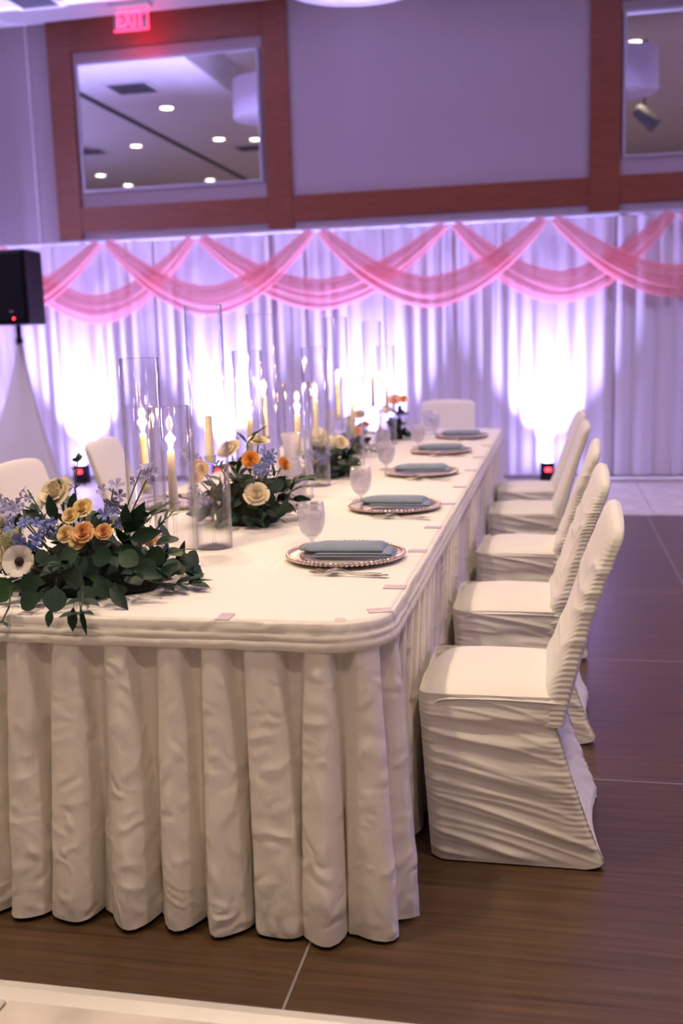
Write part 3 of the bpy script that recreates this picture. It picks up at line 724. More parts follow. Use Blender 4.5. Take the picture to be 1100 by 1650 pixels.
# napkin: folded pocket with a pointed left end and a rolled top flap
def napkin_mesh(seed):
    b_ = MB()
    def sheet(outl, z0, th, bulge):
        """outline x(t) rows across y; closed pillow between z0 and z0+th"""
        n, m_ = 26, 14; vt = []; vb = []
        for i in range(n):
            u = i/(n-1)
            for j in range(m_):
                v = j/(m_-1)
                x0, x1, y0, y1 = outl(v, u); x = x0+(x1-x0)*u; y = y0+(y1-y0)*v
                ed = (1-abs(2*v-1)**6)*(1-abs(2*u-1)**14)
                h_ = th*(0.35+0.65*ed)+bulge*math.sin(PI*v)*ed+0.0012*fn(x*40, y*40, seed)
                vt.append((x, y, z0+h_)); vb.append((x, y, z0))
        F = grid_faces(n, m_); o1 = len(vt)
        ring = [i*m_ for i in range(n)]+[(n-1)*m_+j for j in range(1, m_)]+[i*m_+m_-1 for i in range(n-2, -1, -1)]+[j for j in range(m_-2, 0, -1)]
        F2 = [tuple(q+o1 for q in f[::-1]) for f in F]+[(ring[k], ring[(k+1) % len(ring)], ring[(k+1) % len(ring)]+o1, ring[k]+o1) for k in range(len(ring))]
        b_.add(vt+vb, F+F2)
    sheet(lambda v, u: (-0.135+0.10*abs(v-0.45)*1.0, 0.132, -0.056, 0.060), 0.015, 0.007, 0.002)
    sheet(lambda v, u: (-0.128+0.13*abs(v-0.35), 0.127, -0.052, 0.056), 0.021, 0.007, 0.004)
    sheet(lambda v, u: (-0.138+0.16*abs(v-0.25), 0.100+0.012*v, -0.046, 0.052), 0.028, 0.012, 0.010)
    return keep(b_.build('n', 'napkin_blue', None, True))
nap_me = [napkin_mesh(1.0), napkin_mesh(4.0)]
def fork_mesh():
    b_ = MB(); Lf = 0.215
    def zc(x): return 0.003+0.012*math.exp(-((x-0.075)/0.035)**2)+0.010*math.exp(-((x-0.0)/0.02)**2)*0.6+0.004*sst(0.12, 0.2, np.float64(x))
    n = 26; v = []
    for i in range(n):
        x = 0.052+(Lf-0.052)*i/(n-1)
        w = 0.0115*math.exp(-((x-0.062)/0.018)**2)+0.0032+0.0055*max(0, (x-0.12)/(Lf-0.12))**1.3
        if i == n-1: w *= 0.6
        z = zc(x)
        for (yy, dz) in ((-w, 0), (0, 0.0016), (w, 0), (0, -0.0012)): v.append((x, yy, z+dz))
    b_.add(v, [(i*4+k, i*4+(k+1) % 4, (i+1)*4+(k+1) % 4, (i+1)*4+k) for i in range(n-1) for k in range(4)]+[(3, 2, 1, 0), ((n-1)*4, (n-1)*4+1, (n-1)*4+2, (n-1)*4+3)])
    for k in range(4):
        yy = (-0.0105+0.007*k)
        b_.tube([(0.0, yy*0.95, zc(0)), (0.02, yy, zc(0.02)), (0.045, yy, zc(0.045)), (0.060, yy*0.8, zc(0.06))], [0.0006, 0.0014, 0.0016, 0.0022], 6)
    return keep(b_.build('f', 'flatware', None, True))
fork_me = fork_mesh()
gob_prof = [(0.0001, 0.002), (0.032, 0.0025), (0.034, 0.0), (0.0345, 0.002), (0.028, 0.005), (0.008, 0.009), (0.0060, 0.014), (0.007, 0.020), (0.018, 0.028), (0.031, 0.042), (0.0385, 0.062), (0.0415, 0.084), (0.0410, 0.106), (0.0380, 0.132), (0.0365, 0.132), (0.0395, 0.106), (0.0400, 0.084), (0.037, 0.063), (0.029, 0.043), (0.015, 0.031), (0.0001, 0.028)]
gob_me = lathe_me(gob_prof, 36, 'goblet_glass')
water_me = lathe_me([(0.0001, 0.0300), (0.014, 0.032), (0.028, 0.044), (0.036, 0.064), (0.039, 0.084), (0.0388, 0.104), (0.0001, 0.104)], 32, 'goblet_glass')
glassmat('water', tint=(0.93, 0.93, 0.97), base=0.04, edge=0.3, frost=0.10); water_me.materials[0] = MATS['water']
order_w = ['nearest the camera', 'second from the camera', 'third from the camera', 'fourth from the camera', 'at the far end']
py = [2.765, 3.64, 4.63, 5.565, 6.44]; px = [-0.577, -0.572, -0.60, -0.612, -0.578]
gx = [(-0.716, 2.94), (-0.730, 3.82), (-0.79, 4.80), (-0.775, 5.86), (-0.783, 6.72)]
for k in range(5):
    rz = [0.05, -0.03, 0.06, 0.02, 0.03][k]
    t = thing('charger_plate', 'silver charger plate with beaded rim, right side, '+order_w[k], 'plate', (px[k], py[k], TZ+0.001), 0, 'beaded charger plates')
    for nm, me_ in (('plate_dish', plate_me), ('beaded_rim', bead_me), ('inner_ring', rim2)): link(bpy.data.objects.new(nm, me_), t)
    o = link(bpy.data.objects.new('folded_napkin', nap_me[k % 2])); o.location = (px[k]+0.008, py[k], TZ+0.0); o.rotation_euler = (0, 0, rz)
    tag(o, 'folded dusty blue cloth napkin on the charger plate '+order_w[k], 'napkin', 'dusty blue napkins')
    for q in range(2):
        o = link(bpy.data.objects.new('fork', fork_me))
        if q == 0: o.location = (px[k]-0.055, py[k]-0.212, TZ+0.001); o.rotation_euler = (0, 0, -0.10+0.05*rz)
        else: o.location = (px[k]-0.045, py[k]-0.182, TZ+0.001); o.rotation_euler = (0, 0, -0.16); o.scale = (0.86, 0.86, 0.86)
        tag(o, ('longer outer' if q == 0 else 'shorter inner')+' silver fork of the place setting '+order_w[k], 'fork', 'silver forks')
    t = thing('water_goblet', 'frosty footed water goblet beside the charger plate '+order_w[k], 'goblet', (gx[k][0], gx[k][1], TZ+0.001), 0, 'water goblets')
    link(bpy.data.objects.new('goblet_bowl', gob_me), t); link(bpy.data.objects.new('ice_water', water_me), t)
for (x, y, lb) in [(-1.0, 6.86, 'frosty footed water goblet at the far table end, just left of the end chair'), (-1.30, 4.1, 'frosty footed water goblet on the left side of the table, by the left chair'), (-0.86, 6.98, 'frosty footed water goblet in front of the end chair')]:
    t = thing('water_goblet', lb, 'goblet', (x, y, TZ+0.001), 0, 'water goblets'); t.scale = (1, 1, 1.05)
    link(bpy.data.objects.new('goblet_bowl', gob_me), t); link(bpy.data.objects.new('ice_water', water_me), t)
for (x, y, lb) in [(-1.44, 3.72, 'silver charger plate on the left side, half hidden by the near flowers')]:
    t = thing('charger_plate', lb, 'plate', (x, y, TZ+0.001), 0, 'beaded charger plates')
    for nm, me_ in (('plate_dish', plate_me), ('beaded_rim', bead_me), ('inner_ring', rim2)): link(bpy.data.objects.new(nm, me_), t)

# carafes
car_prof = [(0.0001, 0.004), (0.042, 0.004), (0.046, 0.0), (0.050, 0.006), (0.0525, 0.04), (0.052, 0.085), (0.045, 0.130), (0.032, 0.165), (0.0265, 0.190), (0.0255, 0.215), (0.029, 0.240), (0.036, 0.268), (0.0365, 0.272), (0.0340, 0.270), (0.0268, 0.240), (0.0233, 0.215), (0.0245, 0.190), (0.030, 0.165), (0.043, 0.130), (0.050, 0.085), (0.0500, 0.010), (0.0001, 0.008)]
car_me = lathe_me(car_prof, 36, 'carafe_glass')
cw_me = lathe_me([(0.0001, 0.0095), (0.0495, 0.011), (0.0497, 0.085), (0.0425, 0.130), (0.0305, 0.160), (0.0001, 0.160)], 32, 'water')
for (x, y, s, lb) in [(-0.962, 3.665, 1.02, 'glass water carafe beside the second flower arrangement'), (-1.15, 5.17, 0.98, 'glass carafe behind the third flower arrangement'), (-0.955, 5.70, 0.86, 'glass carafe among the farthest candles')]:
    t = thing('water_carafe', lb, 'carafe', (x, y, TZ+0.001), 0, 'glass water carafes'); t.scale = (s, s, s)
    link(bpy.data.objects.new('carafe_body', car_me), t); link(bpy.data.objects.new('water', cw_me), t)
t = thing('remote_box', 'small black box on the table beside the nearest carafe', 'box', (-0.865, 3.60, TZ+0.001), 0.4)
bevel_box('box_body', -0.013, 0.013, -0.009, 0.009, 0, 0.024, 0.002, 'black_plastic', t); bevel_box('box_lid', -0.0135, 0.0135, -0.0095, 0.0095, 0.0245, 0.029, 0.001, 'black_plastic', t)

# ================================================================== CANDLES
def cyl_me(r, h):
    w = 0.0035
    return lathe_me([(r-0.006, 0.004), (r-0.002, 0.0), (r, 0.003), (r, h-0.002), (r-w/2, h), (r-w, h-0.002), (r-w, 0.006), (r-0.006, 0.004)], 56, 'clear_glass')
def stick_me(h):
    return lathe_me([(0.0001, 0.006), (0.010, 0.007), (0.030, 0.003), (0.036, 0.0012), (0.037, 0.0), (0.036, 0.003), (0.022, 0.007), (0.006, 0.013), (0.0042, 0.03), (0.0042, h*0.5), (0.0045, h-0.035), (0.007, h-0.025), (0.0150, h-0.012), (0.0175, h+0.006), (0.0185, h+0.012), (0.0170, h+0.012), (0.0142, h-0.008), (0.006, h-0.016), (0.0001, h-0.017)], 24, 'clear_glass')
flame_me = lathe_me([(0.0001, 0.0), (0.0038, 0.003), (0.0064, 0.011), (0.0066, 0.018), (0.0048, 0.030), (0.0022, 0.043), (0.0001, 0.054)], 14, 'flame')
wick_me = lathe_me([(0.0008, 0.0), (0.0008, 0.008), (0.0001, 0.009)], 6, 'wick')
def candle_me(h):
    return lathe_me([(0.0001, 0.0), (0.0115, 0.001), (0.0135, 0.012), (0.0130, 0.03), (0.0102, h-0.004), (0.0085, h), (0.0035, h-0.002), (0.0001, h-0.003)], 20, 'wax')
#        X      Y     height  stem  candle lit  label
CAND = [(-1.145, 2.72, 0.575, 0.200, 0.172, 1, 'medium-height cylinder behind the near flowers'),
        (-1.025, 2.62, 0.445, 0.172, 0.160, 1, 'short cylinder nearest the camera'),
        (-1.011, 2.90, 0.722, 0.268, 0.140, 0, 'tallest cylinder, third from the camera'),
        (-1.105, 3.63, 0.585, 0.190, 0.160, 1, 'medium cylinder just right of the tallest one'),
        (-1.115, 3.86, 0.722, 0.240, 0.180, 1, 'tall cylinder in the middle of the table'),
        (-0.992, 3.90, 0.455, 0.175, 0.165, 1, 'short cylinder behind the nearest carafe'),
        (-1.000, 4.25, 0.590, 0.200, 0.180, 1, 'medium cylinder behind the middle carafe'),
        (-1.055, 4.98, 0.730, 0.240, 0.185, 1, 'tall far cylinder left of the bright drape patch'),
        (-0.955, 4.83, 0.450, 0.165, 0.165, 1, 'short far cylinder by the third flower arrangement'),
        (-1.050, 5.95, 0.725, 0.240, 0.180, 1, 'tall cylinder in the farthest candle group'),
        (-0.990, 6.08, 0.585, 0.195, 0.175, 1, 'farthest medium cylinder at the end of the candle row')]
for (x, y, h, st, ch, lit, lb) in CAND:
    z = TZ+0.001
    o = link(bpy.data.objects.new('glass_cylinder', cyl_me(0.0555, h))); o.location = (x, y, z)
    tag(o, 'clear glass candle '+lb, 'cylinder vase', 'clear glass candle cylinders')
    o = link(bpy.data.objects.new('candlestick', stick_me(st))); o.location = (x, y, z)
    tag(o, 'clear glass stemmed candlestick inside the '+lb, 'candlestick', 'glass candlesticks')
    t = thing('taper_candle', ('lit' if lit else 'unlit')+' ivory taper candle inside the '+lb, 'candle', (x, y, z+st-0.010), 0, 'ivory taper candles')
    link(bpy.data.objects.new('wax_taper', candle_me(ch)), t)
    o = link(bpy.data.objects.new('wick', wick_me), t); o.location = (0, 0, ch-0.003)
    if lit:
        o = link(bpy.data.objects.new('flame', flame_me), t); o.location = (0, 0, ch+0.004)
        add_light('candle_glow', 'POINT', (x, y, z+st+ch+0.022), 1.3, (1.0, 0.62, 0.30), radius=0.012)

# ================================================================== FLOWERS
def leaf_mesh(kind, mat):
    """leaf lying along +X from the origin, unit length, cupped, with a short stalk"""
    if kind == 'round': sec = [(0.0, 0.02), (0.10, 0.10), (0.25, 0.34), (0.5, 0.46), (0.75, 0.38), (0.92, 0.2), (1.0, 0.02)]
    elif kind == 'oval': sec = [(0.0, 0.02), (0.2, 0.15), (0.42, 0.235), (0.65, 0.20), (0.85, 0.10), (1.0, 0.008)]
    else: sec = [(0.0, 0.015), (0.2, 0.075), (0.45, 0.105), (0.7, 0.075), (0.88, 0.035), (1.0, 0.004)]
    cup = {'round': 0.10, 'oval': 0.16, 'narrow': 0.2}[kind]; v = []; f = []
    for x, w in sec:
        bend = -0.16*x*x
        v += [(x, -w, bend+cup*w), (x, -w*0.5, bend+cup*w*0.25), (x, 0, bend), (x, w*0.5, bend+cup*w*0.25), (x, w, bend+cup*w)]
    for i in range(len(sec)-1):
        for k in range(4): f.append((i*5+k, i*5+k+1, (i+1)*5+k+1, (i+1)*5+k))
    b_ = MB().add(v, f); b_.tube([(-0.28, 0, -0.04), (0.02, 0, 0.0)], [0.012, 0.014], 4)
    return keep(b_.build('leaf', mat, None, True))
LEAF = {(k, m_): leaf_mesh(k, m_) for k in ('round', 'oval', 'narrow') for m_ in ('leaf_dark', 'leaf_sage', 'leaf_green', 'leaf_mid')}
def orient(d_, up=Vector((0, 0, 1)), twist=0.0):
    x = d_.normalized(); y = up.cross(x)
    if y.length < 1e-3: y = Vector((0, 1, 0))
    y.normalize(); z = x.cross(y)
    Mx = Matrix((x, y, z)).transposed()
    return (Mx @ Matrix.Rotation(twist, 3, 'X')).to_euler()
def put_leaf(par, kind, mat, p, d_, size, twist=0.0, up=Vector((0, 0, 1))):
    o = link(bpy.data.objects.new('leaf', LEAF[(kind, mat)]), par); o.location = p; o.rotation_euler = orient(Vector(d_), up, twist); o.scale = (size, size, size)
    return o
def petal(rad, width, height, curl, ang, tilt, n=5, m_=5):
    """cupped petal around +Z axis at angle ang; returns grid vertices"""
    v = []
    for i in range(n):
        u = i/(n-1)
        for j in range(m_):
            w = -1+2*j/(m_-1)
            a = ang+w*width*(0.55+0.45*math.sin(PI*min(1, u*0.62+0.25)))
            r = rad*(0.25+0.75*u**0.6)+tilt*u*u*height+curl*max(0, u-0.7)/0.3*0.3*rad
            z = height*u*(1-0.14*w*w)-curl*0.25*height*max(0, u-0.75)/0.25
            v.append((r*math.cos(a), r*math.sin(a), z))
    return v, grid_faces(n, m_)
def rose_mesh(mat, open_=0.5):
    b_ = MB(); k = 0
    rj = random.Random(len(mat))
    for ring, (cnt, rad, ht, tl, cl) in enumerate([(3, 0.12, 1.0, 0.0, 0), (4, 0.27, 0.98, 0.0, 0.05), (5, 0.45, 0.90, 0.03, 0.2), (5, 0.64, 0.78, 0.12*open_+0.02, 0.5), (5, 0.82, 0.62, 0.25*open_+0.04, 0.8)]):
        for q in range(cnt):
            ht *= rj.uniform(0.95, 1.05); rad *= rj.uniform(0.96, 1.04)
            v, f = petal(rad, PI/cnt*1.2, ht, cl, 2*PI*q/cnt+ring*0.9, tl); b_.add(v, f)
    b_.lathe([(0.0001, 0.0), (0.3, 0.02), (0.55, 0.12), (0.60, 0.28), (0.35, 0.50), (0.0001, 0.55)], 10)
    return keep(b_.build('rose', mat, None, True))
def anemone_mesh():
    b_ = MB()
    for ring in range(2):
        for q in range(6):
            v, f = petal(0.9-0.1*ring, 0.62, 0.34+0.12*ring, 0.3, 2*PI*q/6+ring*0.5, 0.4); b_.add(v, f)
    return keep(b_.build('anemone', 'anemone_white', None, True))
def floret_mesh(mat):
    b_ = MB()
    for q in range(5):
        v, f = petal(0.62, 0.50, 0.62, 0.8, 2*PI*q/5, 0.75, 4, 4); b_.add(v, f)
    b_.tube([(0, 0, 0.05), (0, 0.1, -0.9)], [0.16, 0.05], 5)
    return keep(b_.build('floret', mat, None, True))
def hydrangea_mesh(mat, seed):
    b_ = MB(); r_ = random.Random(seed)
    for q in range(46):
        ph = math.acos(1-1.35*(q+0.5)/46); th = q*2.39996
        c = Vector((math.sin(ph)*math.cos(th), math.sin(ph)*math.sin(th), math.cos(ph)))*0.85
        R_ = c.to_track_quat('Z', 'Y').to_matrix()
        for k in range(4):
            a = PI/2*k+r_.random(); pts_ = [(0, 0, 0.02), (0.13*math.cos(a-0.5), 0.13*math.sin(a-0.5), 0.05), (0.24*math.cos(a), 0.24*math.sin(a), 0.03), (0.13*math.cos(a+0.5), 0.13*math.sin(a+0.5), 0.05)]
            b_.add([c+R_ @ Vector(p) for p in pts_], [(0, 1, 2, 3)])
    b_.lathe([(0.0001, -0.5), (0.5, -0.35), (0.76, 0.1), (0.6, 0.55), (0.0001, 0.8)], 12)
    return keep(b_.build('hyd', mat, None, False))
FL = {'rose_cream': rose_mesh('rose_cream', 0.9), 'rose_yellow': rose_mesh('rose_yellow', 0.5), 'rose_peach': rose_mesh('rose_peach', 0.55), 'ranunculus': rose_mesh('ranunculus_orange', 0.2), 'anemone': anemone_mesh(),
      'blue': floret_mesh('delphinium_blue'), 'pale': floret_mesh('delphinium_pale'), 'hyd_white': hydrangea_mesh('hydrangea_white', 1), 'hyd_green': hydrangea_mesh('hydrangea_green', 2)}
anemone_c = keep(MB().lathe([(0.0001, 0.40), (0.18, 0.37), (0.28, 0.24), (0.30, 0.05), (0.0001, 0.02)], 12).build('c', 'anemone_dark', None, True))
def put_flower(par, kind, p, d_, r, name):
    o = link(bpy.data.objects.new(name, FL[kind]), par); o.location = p
    o.rotation_euler = Vector(d_).to_track_quat('Z', 'Y').to_euler(); o.scale = (r, r, r)
    if kind == 'anemone': link(bpy.data.objects.new('flower_centre', anemone_c), o)
    return o
def sprig(par, pts, kind, mat, size, r_, alternate=True, name='stem'):
    MB().tube(pts, [0.0022]*(len(pts)-1)+[0.0010], 5).build(name, 'stem_green', par, True)
    P_ = [Vector(p) for p in pts]
    for i in range(1, len(P_)):
        t_ = (P_[i]-P_[i-1]).normalized(); sd = t_.cross(Vector((0, 0, 1)))
        if sd.length < 0.1: sd = Vector((1, 0, 0))
        sd.normalize()
        for s in (-1, 1):
            d_ = t_*0.75+sd*s*0.8+Vector((0, 0, r_.uniform(0.0, 0.4)))
            if P_[i].z > 0.01: d_.z = max(d_.z, (0.016-P_[i].z)/(size*0.9)+0.1)
            put_leaf(par, kind, mat, P_[i], d_, size*r_.uniform(0.8, 1.15), r_.uniform(-0.4, 0.4))
    d_ = (P_[-1]-P_[-2]).normalized()
    if P_[-1].z > 0.01: d_.z = max(d_.z, (0.02-P_[-1].z)/size+0.15)
    put_leaf(par, kind, mat, P_[-1], d_, size, 0)
obst = [(x, y, 0.068) for (x, y, *_r) in CAND]+[(-0.962, 3.665, 0.065), (-0.955, 5.70, 0.06), (-1.15, 5.17, 0.06)]
def clear(p, extra=0.0):
    return all(math.hypot(p[0]-a, p[1]-b_) > r+extra for a, b_, r in obst)
def arrangement(label, c, rad, nleaf, flowers, seed, lsize=0.055, sprigs=(), hero=(), nspr=6):
    t = thing('flower_arrangement', label, 'flowers', (c[0], c[1], TZ+0.001), 0, 'floral centrepieces'); r_ = random.Random(seed)
    # near-black filler core that closes the gaps between leaves
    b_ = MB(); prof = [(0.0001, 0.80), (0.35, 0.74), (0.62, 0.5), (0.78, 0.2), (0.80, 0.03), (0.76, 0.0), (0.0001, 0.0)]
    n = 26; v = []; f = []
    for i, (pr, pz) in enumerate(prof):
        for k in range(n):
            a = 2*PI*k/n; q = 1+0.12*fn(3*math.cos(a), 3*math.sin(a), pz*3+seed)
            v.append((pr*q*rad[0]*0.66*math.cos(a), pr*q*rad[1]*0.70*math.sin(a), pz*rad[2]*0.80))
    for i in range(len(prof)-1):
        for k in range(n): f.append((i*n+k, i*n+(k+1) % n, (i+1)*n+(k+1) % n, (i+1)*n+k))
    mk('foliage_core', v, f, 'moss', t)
    placed = 0; tries = 0
    while placed < nleaf and tries < nleaf*6:
        tries += 1
        a = r_.uniform(0, 2*PI); el = math.asin(min(1, r_.random()**0.85)); k = r_.uniform(0.55, 1.0)
        d_ = Vector((math.cos(a)*math.cos(el), math.sin(a)*math.cos(el), math.sin(el)))
        p = Vector((d_.x*rad[0]*k*0.85, d_.y*rad[1]*k*0.85, max(0.026, d_.z*rad[2]*k*0.92)))
        tip = p+d_*lsize
        if not clear((c[0]+tip.x, c[1]+tip.y), 0.012) or not clear((c[0]+p.x, c[1]+p.y), 0.02): continue
        tg = Vector((r_.uniform(-1, 1), r_.uniform(-1, 1), r_.uniform(-1, 0.8))); tg -= d_*tg.dot(d_); tg.normalize()
        dd = d_*r_.uniform(0.25, 1.3)+tg*0.75
        kind = r_.choices(('round', 'oval', 'narrow'), (0.34, 0.46, 0.20))[0]
        mat = r_.choices(('leaf_dark', 'leaf_sage', 'leaf_green', 'leaf_mid'), (0.45, 0.2, 0.1, 0.25))[0]
        sz = lsize*r_.uniform(0.65, 1.25)*(1.25 if kind != 'round' else 0.95)
        dd.normalize()
        while p.z+dd.z*sz-0.14*sz < 0.008: dd.z += 0.12
        put_leaf(t, kind, mat, p, dd, sz, r_.uniform(-0.5, 0.5), d_+Vector((0, 0, 0.3))); placed += 1
    for (kind, p, r, d_) in flowers:
        nm = {'blue': 'delphinium', 'pale': 'delphinium', 'hyd_white': 'hydrangea', 'hyd_green': 'hydrangea', 'anemone': 'anemone', 'ranunculus': 'ranunculus'}.get(kind, 'rose')
        lp = Vector((p[0]-c[0], p[1]-c[1], p[2]-TZ-0.001))
        if nm == 'delphinium':
            n_ = 7 if r > 0.02 else 4
            for q in range(n_):
                off = Vector((r_.uniform(-1, 1), r_.uniform(-1, 1), r_.uniform(-1, 1)))*r*1.3
                put_flower(t, kind, lp+off, Vector((0.1, -0.8, 0.3))+off/r*0.5, r*r_.uniform(0.7, 1.0)*0.75, 'delphinium_floret')
            MB().tube([lp+Vector((0, 0, r)), lp*0.6], 0.002, 5).build('stem', 'stem_green', t, True)
        else:
            put_flower(t, kind, lp, d_, r, nm)
            MB().tube([lp, (lp.x*0.6, lp.y*0.6, lp.z*0.5)], 0.0025, 5).build('stem', 'stem_green', t, True)
    for (p, d_, kind, mat, size) in hero:
        put_leaf(t, kind, mat, (p[0]-c[0], p[1]-c[1], p[2]-TZ-0.001), d_, size, r_.uniform(-0.3, 0.3), Vector((0.1, -1, 0.35)))
    for q in range(nspr):
        a = r_.uniform(0, 2*PI); el = r_.uniform(0.05, 1.2); d_ = Vector((math.cos(a)*math.cos(el), math.sin(a)*math.cos(el), math.sin(el)))
        p0 = Vector((d_.x*rad[0]*0.72, d_.y*rad[1]*0.72, max(0.02, d_.z*rad[2]*0.75))); L_ = r_.uniform(0.09, 0.14)*(1.25 if el < 0.4 else 0.8)*lsize/0.058
        pp = [p0, p0+d_*L_*0.5+Vector((0, 0, 0.006)), p0+d_*L_*0.8+Vector((0, 0, 0.004)), p0+d_*L_+Vector((0, 0, -0.004))]
        if all(clear((c[0]+v_.x, c[1]+v_.y), 0.03) for v_ in pp) and pp[-1].z > 0.015 and c[1]+pp[-1].y > TY0-0.02 and c[0]+pp[-1].x < TX1-0.3:
            sprig(t, pp, r_.choice(('oval', 'oval', 'narrow')), r_.choice(('leaf_dark', 'leaf_dark', 'leaf_mid', 'leaf_sage')), lsize*r_.uniform(0.6, 0.85), r_)
    for pts, kind, mat, size in sprigs:
        sprig(t, [Vector((a-c[0], b_-c[1], z-TZ-0.001)) for a, b_, z in pts], kind, mat, size, r_)
    return t
FD = (0.1, -0.75, 0.55)
